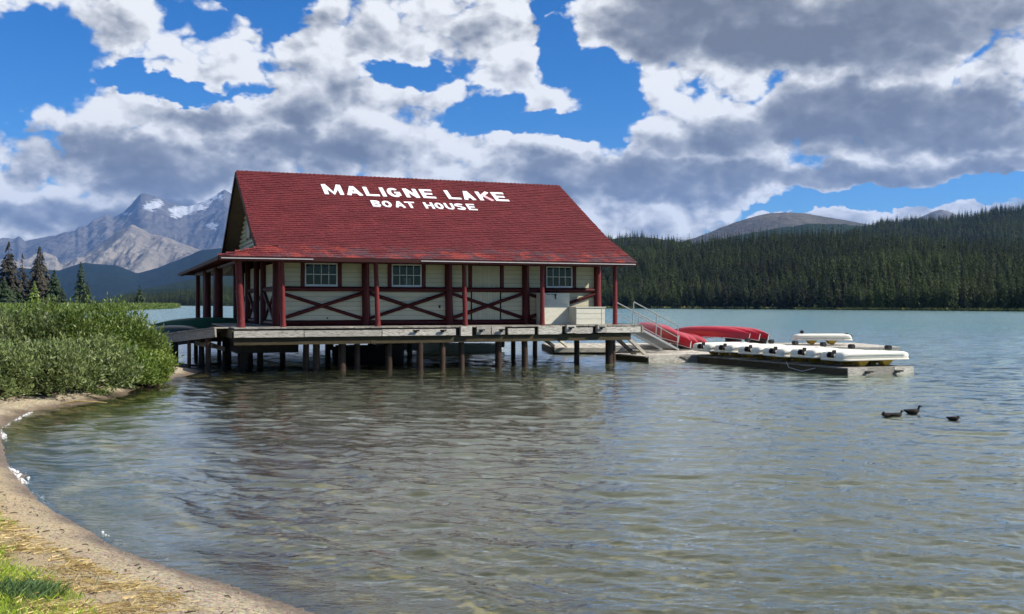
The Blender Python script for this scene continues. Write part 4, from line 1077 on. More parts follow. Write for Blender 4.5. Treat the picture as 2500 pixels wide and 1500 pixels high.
for txt, bx, H, wst in rows:
    base = np.mean([roof_hit(700+(a+b)/2/4.123, 400+y/4.123)[1] for a, b, y in bx])
    for ch, (a, b, y) in zip(txt, bx):
        ua = roof_hit(700+a/4.123, 400+y/4.123)[0]; ub = roof_hit(700+b/4.123, 400+y/4.123)[0]
        W = ub-ua; Hc = H*(1.1 if ch == 'M' else 1.0)
        def slab(mb, L, Rr, lev):
            n = len(L); t = .036+.0015*lev
            def P3(q, h_): s_ = base+q[1]; return (ua+q[0], mv+mdir[0]*s_+mn[0]*h_, mz+mdir[1]*s_+mn[1]*h_)
            vs = [P3(q, t) for q in L]+[P3(q, t) for q in Rr]+[P3(q, .0) for q in L]+[P3(q, .0) for q in Rr]
            fs = []
            for i in range(n-1):
                fs += [(i, i+1, n+i+1, n+i), (i, 2*n+i, 2*n+i+1, i+1), (n+i, n+i+1, 3*n+i+1, 3*n+i)]
            fs += [(0, n, 3*n, 2*n), (n-1, 3*n-1, 4*n-1, 2*n-1)]
            mb.add(vs, fs)
        mb = MB()
        for lev, st in enumerate(glyph(ch, W, Hc, wst*(1.05 if ch in 'MAN' else 1))):
            L, Rr = ribbon(st, wst)
            slab(mb, L, Rr, lev)
        lt = mb.build('letter', M['snow_white'], house)
        if ch == 'K':
            mb = MB(); L, Rr = ribbon([(W*.38, Hc*.62), (W-wst*.35, 0)], wst); slab(mb, L, Rr, 4)
            mb.build('letter_leg', M['pink'], lt)

# ------------------------------------------------------------------ things on the deck
fz = empty('storage_cabinet', bw(12.87, 1.35, ZD), BA)
tag(fz, 'tall pale cabinet with two stacked doors under the right window of the boathouse', 'cabinet')
MB().box(-.56, .56, -.28, .42, 0, 1.24).build('body', M['white_box'], fz, bevel=.012)
board('upper_door', M['white_box'], fz, -.55, .55, -.315, -.281, .80, 1.23); board('lower_door', M['white_box'], fz, -.55, .55, -.315, -.281, .03, .79)
MB().box(-.075, -.045, -.36, -.316, 1.0, 1.20).box(-.10, -.02, -.345, -.317, 1.15, 1.2).build('latch', M['black'], fz)
for k in range(2): board('label_strip', M['rope'], fz, -.45+k*.2, -.29+k*.2, -.318, -.316, 1.175, 1.192)
ct = empty('chest_box', bw(14.02, .70, ZD), BA)
tag(ct, 'low white wooden chest with a flat lid at the right end of the deck', 'chest')
for k in range(3): board('front_board', M['white_box'], ct, -.62, .58, -.36, -.33, .02+k*.215, .225+k*.215)
board('side_board', M['white_box'], ct, -.63, -.60, -.328, .35, .02, .66); board('side_board', M['white_box'], ct, .55, .60, -.362, .35, .02, .66)
board('back_board', M['white_box'], ct, -.60, .55, .32, .35, .02, .66); board('bottom_board', M['white_box'], ct, -.60, .55, -.328, .32, .0, .03)
for k in range(3): board('lid_board', M['white_box'], ct, -.66, .63, -.39+k*.265, -.13+k*.265, .665, .70)
board('corner_post', M['white_box'], ct, .47, .50, -.372, -.361, .02, .66)
# things seen through the windows
o = board('paper_sheet', M['white_trim'], None, 0, .30, 0, .01, 0, .30); o.location = bw(7.15, 2.15, 3.22); o.rotation_euler = (0, 0, BA); tag(o, 'pale paper sheet behind the lower panes of the middle window', 'paper')
tw = empty('striped_cloth', bw(13.78, 2.08, 3.12), BA); tag(tw, 'red and white striped cloth hanging in the lower right of the right window', 'cloth')
for k in range(6): board('stripe', M['canoe_red'] if k % 2 == 0 else M['white_trim'], tw, -.09+k*.03, -.06+k*.03, 0, .01, 0, .27)
an = MB()
for k in range(5):
    x = -.1+k*.05; an.tube([(x, 0, 0), (x+random.uniform(-.03, .03), 0, .1), (x+random.uniform(-.05, .05), 0, .22)], .009, 5)
an.tube([(-.13, 0, .06), (0, 0, .10), (.13, 0, .05)], .010, 5)
o = an.build('antler', M['white_trim'], None); o.location = bw(12.98, 2.08, 3.10); o.rotation_euler = (0, 0, BA); tag(o, 'white branching antlers in the lower left of the right window', 'antlers')

# ------------------------------------------------------------------ walkway from the shore and side dock
A = np.array((*at_y(524, 803, 35.7)[:2], 1.55)); Bp = np.array((*at_y(385, 819, 38.2)[:2], 1.22)); Cp = Bp+(Bp-A)*.42
wk = empty('walkway', (A[0], A[1], 0)); tag(wk, 'grey plank walkway sloping from the left end of the deck to the shore', 'walkway')
dirv = (Cp-A); Lw = np.linalg.norm(dirv); dn = dirv/Lw; side = np.cross(dn, (0, 0, 1)); side = side/np.linalg.norm(side); 
if side[1] < 0: side = -side
n_ = int(Lw/.2)
for k in range(n_):
    c_ = dn*(k+.5)*.2+np.array((0, 0, A[2])); MB().beam(c_-side*.03, c_+side*1.9, .188, .045, (0, 0, 1)).build('plank', M['timber'], wk)
for s_ in (0.0, 1.75): MB().beam(np.array((0, 0, A[2]-.18))+side*(s_+.04), dn*Lw+np.array((0, 0, A[2]-.18))+side*(s_+.04), .07, .30).build('side_beam', M['timber'] if s_ == 0 else M['dark_wood'], wk)
for t in (.12, .35, .62):
    for s_ in (.15, 1.6):
        p = dn*Lw*t+side*s_; MB().tube([(p[0], p[1], -1.5), (p[0], p[1], A[2]-.2+dn[2]*Lw*t)], .07 if t > .2 else .1, 8).build('post', M['pile'], wk, True)
sdk = empty('side_dock', (-12.4, 43.0, 0)); tag(sdk, 'low dark dock behind the walkway carrying a green canoe', 'dock')
for k in range(15): board('plank', M['timber'], sdk, -2.6+k*.3, -2.31+k*.3, -1.6, 1.4, 1.16, 1.2)
MB().box(-2.6, 1.9, -1.58, -1.4, .85, 1.158).box(-2.6, 1.9, 1.2, 1.38, .85, 1.158).build('beam', M['dark_wood'], sdk)
for x in (-2.2, -1.2, -.2, .8, 1.6):
    for y in (-1.4, 1.2): MB().tube([(x, y, -2), (x, y, .9)], .09, 8).build('pile', M['dark_wood'], sdk, True)
for (a, b) in (((495, 836), (548, 853)), ((478, 838), (520, 846))):
    pa, pb = at_y(*a, 38.5), at_y(*b, 37.4)
    o = MB().beam(pa-np.array((A[0], A[1], 0)), pb-np.array((A[0], A[1], 0)), .05, .16).build('brace', M['timber'], wk)
# dark mooring cable lying in the water left of the deck
pc_ = [at_z(x, y, .03) for x, y in ((428, 886), (455, 891), (490, 893), (520, 890), (548, 884))]
o = MB().tube(pc_, .035, 6).build('mooring_cable', M['rope'], None, True); tag(o, 'dark cable sagging in the water from the shore to the deck', 'cable')
lg_ = [at_z(x, y, .02) for x, y in ((430, 890), (445, 897), (470, 903), (498, 908))]
o = MB().tube(lg_, [.05, .08, .07, .04], 7, wob=.1).build('sunken_log', M['dark_wood'], None, True); tag(o, 'dark sunken log at the water edge beside the willow', 'log')

# ------------------------------------------------------------------ canoes
def canoe(mt, label, p0, p1, z, group=None, L=None, trim='white_trim', H=.40, W=.88):
    """upside down canoe from p0 to p1 (world xy), keel up"""
    p0 = np.array(p0, float); p1 = np.array(p1, float); c_ = (p0+p1)/2; d = p1-p0; L = L or np.linalg.norm(d)
    root = empty('canoe', (c_[0], c_[1], z), math.atan2(d[1], d[0])); tag(root, label, 'canoe', group)
    rings = []; n = 22; m_ = 12; gun = []
    for i in range(n+1):
        t = -1+2*i/n; x = t*L/2; w_ = W/2*max(.02, (1-abs(t)**2.0))**.85; sheer = .14*abs(t)**3   # gunwale rises at the ends (downwards when inverted)
        h_ = H*(1-.62*abs(t)**3.2)+.03*(1-abs(t))
        ring = []
        for k in range(m_+1):
            a = math.pi*k/m_; cxx = math.cos(a); ex = .62
            ring.append((x+(.08*t*abs(t)**4)*math.sin(a), w_*(abs(cxx)**ex)*(1 if cxx > 0 else -1), .14-sheer+(h_+sheer)*(math.sin(a)**.75)))
        rings.append(ring); gun.append((x, w_, .14-sheer))
    mb = MB(); b = 0
    for r_2 in rings: mb.v += r_2
    for i in range(n):
        for k in range(m_): a = i*(m_+1)+k; mb.f.append((a, a+1, a+m_+2, a+m_+1))
    mb.build('hull', mt, root, True)
    MB().tube([(g_[0], g_[1], g_[2]) for g_ in gun], .018, 6).build('gunwale', M[trim], root, True)
    MB().tube([(g_[0], -g_[1], g_[2]) for g_ in gun], .018, 6).build('gunwale', M[trim], root, True)
    for t in (-.45, 0, .45):
        wv_ = W/2*(1-abs(t)**2.4)**.8; board('thwart', M['dark_wood'], root, t*L/2-.04, t*L/2+.04, -wv_, wv_, .12, .145)
    for s_ in (-1, 1):      # pale seam line round the stem
        pts = [(rings[n if s_ > 0 else 0][k][0]*1.004, rings[n if s_ > 0 else 0][k][1], rings[n if s_ > 0 else 0][k][2]) for k in range(0, m_+1, 2)]
        MB().tube(pts, .013, 5).build('stem_band', M[trim], root, True)
    return root
def px_at(px, Y): return ray(px, 750)[0]*Y
gA = 'red canoes beside the gangway'; gB = 'red canoes lying on the far dock'
for k, (xa, ya, xb, yb, z, lb) in enumerate((
        (1552, 50.8, 1648, 46.6, .80, 'red canoe leaning highest and leftmost beside the gangway'),
        (1580, 51.4, 1678, 47.2, .52, 'red upside down canoe behind the gangway handrails, second from the left'),
        (1606, 52.2, 1697, 48.0, .38, 'red upside down canoe whose pale edged nose points to the near pedal boats'),
        (1640, 53.2, 1722, 49.0, .26, 'red upside down canoe partly behind the pedal boats, rightmost by the gangway'))):
    c_ = canoe(M['canoe_red'], lb, (px_at(xa, ya), ya), (px_at(xb, yb), yb), z, gA, 5.0, H=.50, W=.96)
    c_.rotation_euler = (0, .06, c_.rotation_euler[2])
for k, (xa, ya, xb, yb, z, lb) in enumerate((
        (1657, 52.0, 1800, 50.0, .62, 'long red canoe nearest on the far dock, its pointed bow to the left'),
        (1706, 53.0, 1822, 50.8, .60, 'red canoe second on the far dock, tucked behind the longest one'),
        (1748, 54.0, 1846, 51.6, .55, 'red canoe furthest right of the three on the far dock'))):
    canoe(M['canoe_red'], lb, (px_at(xa, ya), ya), (px_at(xb, yb), yb), z, gB, 4.4, H=.50, W=.92)
canoe(M['canoe_dark'], 'black canoe upside down at the lower end of the walkway', (px_at(384, 39.4), 39.4), (px_at(478, 38.0), 38.0), 1.14, None, 3.1, 'dark_wood', .26)
canoe(M['canoe_green'], 'green canoe upside down behind the left porch posts', (px_at(428, 42.2), 42.2), (px_at(590, 43.8), 43.8), 1.22, None, 4.6, 'canoe_green', .42)

# ------------------------------------------------------------------ floating docks
DN = np.array((11.2, 34.2)); dd = np.array((-4.4, 10.3)); dd /= np.linalg.norm(dd); de = np.array((dd[1], -dd[0]))
DA = math.atan2(de[1], de[0])     # local x = across (to the right), local y = along, away
fd = empty('floating_dock', (DN[0], DN[1], 0), DA); tag(fd, 'long grey floating dock in front carrying the row of pedal boats', 'dock')
DW = 2.75; DT = .25
k = 0; y = 0
while y < 15.2:
    board('plank', M['white_timber'] if y > 9.6 else M['timber'], fd, (-2.35 if 9.0 < y < 12.0 else 0), DW, y, y+.185, DT-.04, DT+random.uniform(-.003, .003)); y += .195
for a, b in ((0, 3.6), (3.62, 7.2), (7.22, 8.98)): board('side_board', M['beam'], fd, -.04, -.002, a, b, -.02, DT-.045)
for a, b in ((0, 3.6), (3.62, 9), (9.02, 15.2)): board('side_board', M['beam'], fd, DW+.002, DW+.04, a, b, -.02, DT-.045)
board('end_board', M['white_timber'], fd, -.05, .78, -.05, -.004, -.02, DT); board('end_board', M['white_timber'], fd, 1.95, DW+.04, -.05, -.004, -.02, DT-.005)
board('end_board', M['timber'], fd, .80, 1.93, -.04, -.004, -.04, DT-.03)
for x in (.72, 2.02): MB().box(x-.05, x+.05, -.18, -.051, .06, .14).box(x-.16, x+.16, -.22, -.18, .10, .15).build('cleat', M['black'], fd)
MB().box(.02, DW-.02, .02, 15.1, -.25, -.06).build('float', M['black'], fd)
MB().box(-2.33, -.05, 9.02, 12.1, -.25, -.06).build('float', M['black'], fd)
board('side_board', M['beam'], fd, -2.39, -2.352, 9.0, 12.1, -.05, DT-.042); board('landing_face', M['white_timber'], fd, -2.35, -.05, 8.94, 8.995, -.02, DT+.01)
MB().add([(-.9, 8.93, .24), (-.05, 8.93, .24), (-.05, 8.93, -.1), (-.9, 8.90, .24), (-.05, 8.90, .24), (-.05, 8.90, -.1)], [(0, 1, 2), (3, 5, 4), (0, 3, 4, 1), (1, 4, 5, 2), (2, 5, 3, 0)]).build('corner_gusset', M['timber'], fd)
o = MB().tube([np.array(bwp) for bwp in [(-.03, 3.2, .30), (-.16, 2.9, .12), (-.14, 2.2, .02), (-.05, 1.6, .16)]], .015, 5).build('rope_loop', M['gutter'], fd, True)
bd = empty('far_dock', (2.0, 48.4, 0), R(4)); tag(bd, 'pale wide floating dock behind, where the red canoes lie', 'dock')
for k in range(70): board('plank', M['white_timber'], bd, k*.24, k*.24+.228, 0, 5.6, .27, .31+random.uniform(-.003, .003))
for a, b in ((0, 4), (4.02, 8), (8.02, 12), (12.02, 16.8)): board('side_board', M['white_timber'], bd, a, b, -.05, -.002, .10, .29)
for a in range(0, 17, 1): board('float_block', M['beam'] if a % 2 else M['dark_wood'], bd, a, a+.85, .02, 5.5, -.25, .09)
board('side_board', M['dark_wood'], bd, -.05, -.002, 0, 5.6, -.1, .27)
# trestles below the rear canoes
for px, Y in ((1690, 51.0), (1790, 50.0), (1850, 51.5)):
    o = MB().box(-.06, .06, -1.2, 1.2, 0, .38).build('canoe_rack', M['dark_wood'], bd); q = np.array((px_at(px, Y)-2.0, Y-48.4)); c, s = math.cos(-R(4)), math.sin(-R(4)); o.location = (q[0]*c-q[1]*s, q[0]*s+q[1]*c, .31)

# ------------------------------------------------------------------ gangway
gA_ = np.array((4.15, 41.75, 1.55)); gB_ = np.array((6.75, 46.2, .34)); gw_ = empty('gangway', tuple(gA_)); tag(gw_, 'metal gangway with tube handrails leading down from the deck to the floating docks', 'gangway')
gd_ = gB_-gA_; GL = np.linalg.norm(gd_); g1 = gd_/GL; gs = np.cross(g1, (0, 0, 1)); gs /= np.linalg.norm(gs); gu = np.array((0, 0, 1.))
for s_ in (0, .8):
    o = gs*s_
    MB().beam(o, o+gd_, .035, .085).build('side_rail', M['metal'], gw_)
    hr = MB().tube([o+g1*.15+gu*.95, o+g1*(GL-.1)+gu*1.05], .026, 8); hr.build('handrail', M['metal'], gw_, True)
    MB().tube([o+g1*.15+gu*.50, o+g1*(GL-.1)+gu*.52], .018, 8).build('mid_rail', M['metal'], gw_, True)
    for t in (.15, GL*.5, GL-.1): MB().tube([o+g1*(t-.1 if t < 1 else t-.12), o+g1*t+gu*(.95+.1*t/GL)], .022, 8).build('post', M['metal'], gw_, True)
n_ = 44
for k in range(n_):
    c_ = g1*(k+.5)*GL/n_+gu*.045; MB().beam(c_+gs*.03, c_+gs*.77, .05, .02).build('tread_bar', M['metal'], gw_)
# loose timber skids under the end of the deck
for a, b, Y0, Y1, lb in (((1505, 826), (1552, 868), 42.5, 43.5, 'grey timber skid slanting down from the right end of the deck beside the gangway'), ((1530, 822), (1575, 865), 42.0, 43.2, 'pale timber skid nearest the foot of the gangway'),
        ((1325, 826), (1352, 846), 45.5, 48.2, 'dark timber skid slanting to the far dock between the piles'), ((1362, 828), (1384, 845), 46, 48.8, 'thin grey timber skid on the left end of the far dock')):
    pa, pb = at_y(*a, Y0), at_y(*b, Y1); o = MB().beam(pa, pb, .08, .14).build('timber_skid', M['timber'] if 'pale' in lb or 'thin' in lb else M['dark_wood'], None); tag(o, lb, 'timber', 'timber skids')

# ------------------------------------------------------------------ pedal boats, upside down
def superring(x, yc, hw, z0, z1, n=16, p=3.2):
    ring = []
    for k in range(n):
        a = 2*math.pi*k/n; ca, sa = math.cos(a), math.sin(a)
        ring.append((x, yc+hw*np.sign(ca)*abs(ca)**(2/p), (z0+z1)/2+(z1-z0)/2*np.sign(sa)*abs(sa)**(2/p)))
    return ring
def pedal_boat(L=2.85, W=1.44):
    root = empty('pedal_boat')
    for s_ in (-1, 1):
        rings = []; yc = s_*W*.275
        for t, w_, h_ in ((-1, .55, .45), (-.97, .80, .74), (-.92, .93, .92), (-.8, 1, 1), (-.4, 1.0, 1.0), (0, 1, .98), (.4, 1, .97), (.75, .98, .93), (.9, .92, .84), (.97, .78, .66), (1, .5, .4)):
            rings.append(superring(t*L/2*.965, yc, W*.195*w_, .25,   .25+.27*h_))
        MB().loft(rings).build('pontoon', M['hull_white'], root, True)
        # raised strake along the pontoon
        MB().tube([(t*L/2, yc+s_*W*.222, .43) for t in (-.85, -.3, .3, .85)], .018, 6).build('strake', M['hull_white'], root, True)
    rim = MB(); rr_ = []
    for z_, g_ in ((.20, -.012), (.215, .012), (.255, .012), (.27, -.02)):
        ring = []
        for k in range(40):
            a = 2*math.pi*k/40; ca, sa = math.cos(a), math.sin(a)
            ring.append(((L/2+g_)*np.sign(ca)*abs(ca)**.32, (W/2+g_)*np.sign(sa)*abs(sa)**.32, z_))
        rr_.append(ring)
    rim.loft(rr_).build('rim', M['hull_white'], root, True)
    MB().loft([superring(x, 0, .12, .26, .26+h_) for x, h_ in ((-L/2*.8, .08), (-L/2*.7, .14), (L/2*.7, .14), (L/2*.8, .08))]).build('centre_tunnel', M['hull_white'], root, True)
    for x in (-.42, .55):
        for y_ in (-.36, .36):
            MB().loft([[(x-.10, y_-.12, 0), (x+.06, y_-.12, 0), (x+.06, y_+.12, 0), (x-.10, y_+.12, 0)], [(x-.26, y_-.24, .205), (x+.2, y_-.24, .205), (x+.2, y_+.24, .205), (x-.26, y_+.24, .205)]]).build('seat', M['yellow'], root)
    MB().box(-L/2-.0, -L/2+.14, -.10, .10, .30, .50).box(-L/2-.07, -L/2-.0, -.035, .055, .32, .46).box(-L/2+.14, -L/2+.28, -.03, .04, .42, .56).build('rudder', M['black'], root, bevel=.015)
    MB().tube([(L/2-.45, -.10, .60), (L/2-.45, .10, .60)], .09, 10).build('propeller_guard', M['black'], root, True)
    return root
lbs = ['white pedal boat nearest on the floating dock, its whole long side in view', 'white pedal boat second from the near end of the dock row', 'white pedal boat third from the near end of the dock row',
    'white pedal boat fourth from the near end, with a patch of red below its rudder', 'white pedal boat fifth from the near end of the dock row', 'white pedal boat furthest along the dock row, next to the red canoes']
proto = pedal_boat()
for i in range(6):
    b_ = proto if i == 0 else copy_tree(proto)
    t = .95+1.58*i; p = DN+dd*t+de*(1.42 if i else 1.55)
    b_.location = (p[0], p[1], DT+.005); b_.rotation_euler = (R(random.uniform(-1.5, 1.5)), R(random.uniform(-1.2, 1.2)), DA+R(random.uniform(-3, 3)) if i else DA-R(6))
    tag(b_, lbs[i], 'pedal boat', 'white pedal boats stored upside down')
p = (px_at(2006, 52.0), 52.0); b_ = copy_tree(proto); b_.location = (p[0], p[1], .36); b_.rotation_euler = (0, 0, R(172)); tag(b_, 'lone white pedal boat beyond the row, on the far dock', 'pedal boat', 'white pedal boats stored upside down')
q = at_y(1905, 865, 37.6)
# ------------------------------------------------------------------ moored boats behind and below the deck
def skiff(name, label, xa, xb, Y, L, H, mt, mt2, z=0., rot=0):
    c_ = ((px_at(xa, Y)+px_at(xb, Y))/2, Y); root = empty(name, (c_[0], c_[1], z), rot); tag(root, label, 'boat')
    rings = []
    for t in np.linspace(-1, 1, 14):
        w_ = .8*(1-max(0, t)**2.6)**.7*(.9 if t > -1 else .86)+.01; sh = .14*max(0, t)**2
        rings.append([(t*L/2, w_, H+sh), (t*L/2, w_*.86, H*.45), (t*L/2*.97, w_*.45, -.15), (t*L/2*.97, -w_*.45, -.15), (t*L/2, -w_*.86, H*.45), (t*L/2, -w_, H+sh), (t*L/2, -w_*.9, H+sh-.04), (t*L/2, w_*.9, H+sh-.04)])
    MB().loft(rings).build('hull', mt, root, True)
    MB().tube([(r_2[0][0], r_2[0][1], r_2[0][2]) for r_2 in rings], .035, 6).build('gunwale', mt2, root, True); MB().tube([(r_2[5][0], r_2[5][1], r_2[5][2]) for r_2 in rings], .035, 6).build('gunwale', mt2, root, True)
    for x in (-.25, .15): board('thwart', M['white_timber'], root, x*L-.12, x*L+.12, -.65, .65, H+.0, H+.05)
    MB().box(-L/2-.18, -L/2-.01, -.16, .16, H-.15, H+.33).build('outboard_motor', M['black'], root, bevel=.03)
    return root
skiff('motor_boat', 'white open motor boat moored beyond the piles under the middle of the deck', 1035, 1215, 52.0, 4.1, .34, M['hull_white'], M['hull_white'], 0, R(172))
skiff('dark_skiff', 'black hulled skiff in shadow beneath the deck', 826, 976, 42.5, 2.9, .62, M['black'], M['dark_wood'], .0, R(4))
skiff('grey_skiff', 'grey skiff just visible behind the piles left of the white motor boat', 960, 1010, 56.0, 3.2, .4, M['timber'], M['gutter'], 0, R(20))

# ------------------------------------------------------------------ ducks
def duck(px, py, L, face, neck, label, tuck=False):
    p = at_z(px, py, 0); root = empty('duck', (p[0], p[1], .0), face); tag(root, label, 'duck', 'ducks on the lake')
    L *= .74; k = L/.42; body = [((-.24, .10), .012), ((-.20, .085), .035), ((-.12, .055), .075), ((-.02, .045), .095), ((.08, .05), .088), ((.135, .075), .06)]
    nk = [((.155, .11+neck*.3), .036), ((.165, .13+neck*.8), .030), ((.172, .15+neck), .040), ((.195, .155+neck), .036), ((.225, .145+neck), .014), ((.265, .138+neck), .008)] if not tuck else [((.13, .11), .045), ((.12, .135), .042), ((.16, .12), .03), ((.20, .08), .014), ((.235, .055), .007)]
    mb = MB(); path = body+nk; pts = [np.array((a[0]*k, 0, a[1]*k)) for a, r in path]; rads = [r*k for a, r in path]
    rings = []
    for i, pt in enumerate(pts):
        d = pts[min(i+1, len(pts)-1)]-pts[max(i-1, 0)]; d /= np.linalg.norm(d); up = np.cross((0, 1, 0), d)*-1
        rings.append([tuple(pt+np.array((0, 1, 0))*rads[i]*math.cos(a)*(1.05 if i < 6 else .9)+up*rads[i]*math.sin(a)*.85) for a in np.linspace(0, 2*math.pi, 13)[:-1]])
    mb.loft(rings).build('body', M['duck'], root, True)
    for s_ in (-1, 1):
        MB().loft([superring(x*k, s_*.078*k, w_*k, (.07-h_)*k, (.07+h_)*k, 8, 2) for x, w_, h_ in ((-.19, .006, .012), (-.1, .02, .04), (.0, .022, .045), (.07, .012, .025))]).build('wing', M['duck'], root, True)
    MB().loft([superring(x*k, 0, w_*k, -.01*k, h_*k, 8, 2) for x, w_, h_ in ((.06, .06, .03), (.13, .05, .07), (.165, .02, .09))]).build('breast', M['duck_pale'], root, True)
    return root
duck(2166, 1018, .40, R(200), 0., 'leftmost duck, its head tucked down against its neighbour', True)
duck(2188, 1018, .40, R(8), .015, 'duck close on the right of the leftmost one, head low')
duck(2228, 1010, .46, R(-4), .045, 'duck with raised head and pointed tail, furthest from the shore')
duck(2328, 1026, .34, R(-20), .0, 'small duck swimming apart on the right', True)

# ------------------------------------------------------------------ willows
def shrub(px, D, rad, ztop, mt, label, seed, nleaf, flat=1.0, leafs=.115):
    x = px_at(px, D); z0 = max(gz(x, D), .05); root = empty('willow_shrub', (x, D, z0)); tag(root, label, 'shrub', 'willows on the spit')
    r = np.random.default_rng(seed); H = ztop-z0
    # lobes make an uneven outline
    nl_ = 20; lc = []
    for i in range(nl_):
        a = r.uniform(0, 6.28); q = rad*math.sqrt(r.uniform(0, 1))*.8; hh = H*(1-.5*(q/rad)**2)*(r.uniform(.45, .86) if i > 4 else r.uniform(.15, .4))
        lc.append((math.cos(a)*q, math.sin(a)*q*flat, hh, r.uniform(.34, .52)*rad*.85))
    lc = np.array(lc); idx = r.integers(0, nl_, nleaf)
    dv = r.normal(size=(nleaf, 3)); dv[:, 2] = dv[:, 2]*.9+.12; dv /= np.linalg.norm(dv, axis=1)[:, None]
    P = lc[idx, :3]+dv*(lc[idx, 3]*r.uniform(.72, 1.06, nleaf)**1)[:, None]*np.array((1, 1, .8))
    P += (r.normal(size=P.shape))*.03
    # sprigs: groups of leaves pushed outward along shoots
    ns = 340; si = r.integers(0, nl_, ns); sdv = r.normal(size=(ns, 3)); sdv[:, 2] = np.abs(sdv[:, 2])+.5; sdv /= np.linalg.norm(sdv, axis=1)[:, None]
    tt_ = np.repeat(np.linspace(0, 1, 9)[None], ns, 0)
    S = (lc[si, :3]+sdv*lc[si, 3][:, None]*.85)[:, None]+(sdv[:, None]*np.array((.6, .6, 1.)))*(tt_*r.uniform(.14, .48, (ns, 1)))[..., None]
    S = S.reshape(-1, 3); P = np.vstack([P, S]); dv = np.vstack([dv, np.repeat(sdv, 9, 0)])
    keep = (P[:, 2] > .02) & (P[:, 2] < H*1.12); P = P[keep]; dv = dv[keep]
    lid = np.concatenate([idx, np.repeat(si, 9)])[keep]; lv = r.uniform(0, 1, nl_)
    V, Fc = leafblob(P, dv, leafs, seed, .25, .34)
    rv = r.random(len(Fc)); rv = np.where(rv > .95, rv, np.clip(rv*.55+lv[lid]*.4, 0, .92))
    link('foliage', npmesh('foliage', V, Fc, mt, False, {'rnd': ('FACE', rv)}), root)
    tb = MB()
    for i in range(nl_):
        for _ in range(3):
            e_ = lc[i, :3]+r.normal(size=3)*.12; tb.tube([(r.normal()*.12, r.normal()*.12, -.05), e_*.5+r.normal(size=3)*.05, e_], [.016, .010, .005], 5, cap=False)
    tb.build('stems', M['twig'], root)
    return root
shrub(310, 30.5, 1.15, 1.98, M['willow'], 'tall green willow at the right of the thicket beside the walkway', 1, 11000)
shrub(376, 31.4, .60, 1.12, M['willow_yellow'], 'low bright green willow at the right end of the thicket, nearest the deck', 2, 5000)
shrub(240, 30.0, 1.45, 2.42, M['willow'], 'tallest willow in the middle back of the thicket', 3, 12000)
shrub(130, 28.0, 1.45, 2.36, M['willow'], 'broad willow behind, left of the tallest one', 4, 12000)
shrub(20, 27.0, 1.40, 2.15, M['willow_grey'], 'grey green willow at the back left of the thicket', 5, 10000)
shrub(210, 26.3, 1.12, 1.45, M['willow_grey'], 'low grey green willow in front, in the middle of the thicket', 6, 9500)
shrub(95, 24.6, 1.05, 1.35, M['willow_grey'], 'low grey green willow in front at the left above the yellow grass', 7, 9500)
shrub(-25, 23.0, 1.0, 1.45, M['willow_grey'], 'grey willow cut by the left edge of the view', 8, 8000)
shrub(300, 28.4, .85, 1.20, M['willow'], 'low dark green willow in front of the tall right one', 9, 6500)
shrub(-150, 29.0, 1.6, 2.0, M['willow'], 'willow outside the thicket to the left, only its edge in view', 10, 8000)
shrub(362, 29.5, .55, .90, M['willow_yellow'], 'small bright willow at the foot of the thicket above the sandy spit', 11, 4000)

# ------------------------------------------------------------------ grass, straw, stones on the beach
def blades(name, P, H, W, mt, seed, lean=.35):
    r = np.random.default_rng(seed); n = len(P); a = r.uniform(0, 6.28, n); w_ = W*r.uniform(.6, 1.3, n); h_ = H*r.uniform(.5, 1.25, n)
    sx, sy = np.cos(a)*w_, np.sin(a)*w_; lx, ly = r.normal(size=n)*lean*h_, r.normal(size=n)*lean*h_
    base = P; V = np.stack([base+np.stack([-sx, -sy, 0*sx], -1), base+np.stack([sx, sy, 0*sx], -1), base+np.stack([sx*.6+lx*.45, sy*.6+ly*.45, h_*.6], -1), base+np.stack([lx, ly, h_*.95], -1)], 1).reshape(-1, 3)
    Fc = np.arange(n*4).reshape(-1, 4)
    return npmesh(name, V, Fc, mt, False, {'rnd': ('FACE', r.random(n))})
gr = np.random.default_rng(8)
gx, gy = gr.uniform(-7.5, -2, 90000), gr.uniform(4, 13, 90000)
g0 = grassd(gx, gy)+(fbm(gx*1.5, gy*1.5, 3, 4)-.5)*.9
k_ = (g0 > .05) & (gr.random(len(gx)) < sstep(.0, .35, g0)); gx, gy = gx[k_], gy[k_]; zz = ground_h(gx, gy)[0]
tag(link('lawn_grass', blades('lawn_grass', np.stack([gx, gy, zz-.005], -1), .055, .0035, M['grass'], 1, .55)), kind='stuff')
sx_, sy_ = gr.uniform(-7.5, -.5, 60000), gr.uniform(4.5, 14, 60000); sgd = grassd(sx_, sy_); ss = sdist(sx_, sy_, LAND)
wgt = sstep(-1.25, -.35, sgd+(fbm(sx_*1.3, sy_*1.3, 3, 14)-.5)*1.1)*sstep(.5, .2, sgd)*(ss > .75)*sstep(.30, .50, fbm(sx_*2.2, sy_*2.2, 3, 24))
k_ = gr.random(len(sx_)) < wgt*.95; sx_, sy_ = sx_[k_], sy_[k_]; sz_ = ground_h(sx_, sy_)[0]
n = len(sx_); a = gr.normal(-.5, .8, n); L = gr.uniform(.05, .22, n); dx, dy = np.cos(a)*L/2, np.sin(a)*L/2; wd = .0022
nx_, ny_ = -np.sin(a)*wd, np.cos(a)*wd; z_ = sz_+gr.uniform(.004, .022, n)
V = np.stack([np.stack([sx_-dx+nx_, sy_-dy+ny_, z_], -1), np.stack([sx_-dx-nx_, sy_-dy-ny_, z_], -1), np.stack([sx_+dx-nx_, sy_+dy-ny_, z_+gr.uniform(-.003, .018, n)], -1), np.stack([sx_+dx+nx_, sy_+dy+ny_, z_+.004], -1)], 1).reshape(-1, 3)
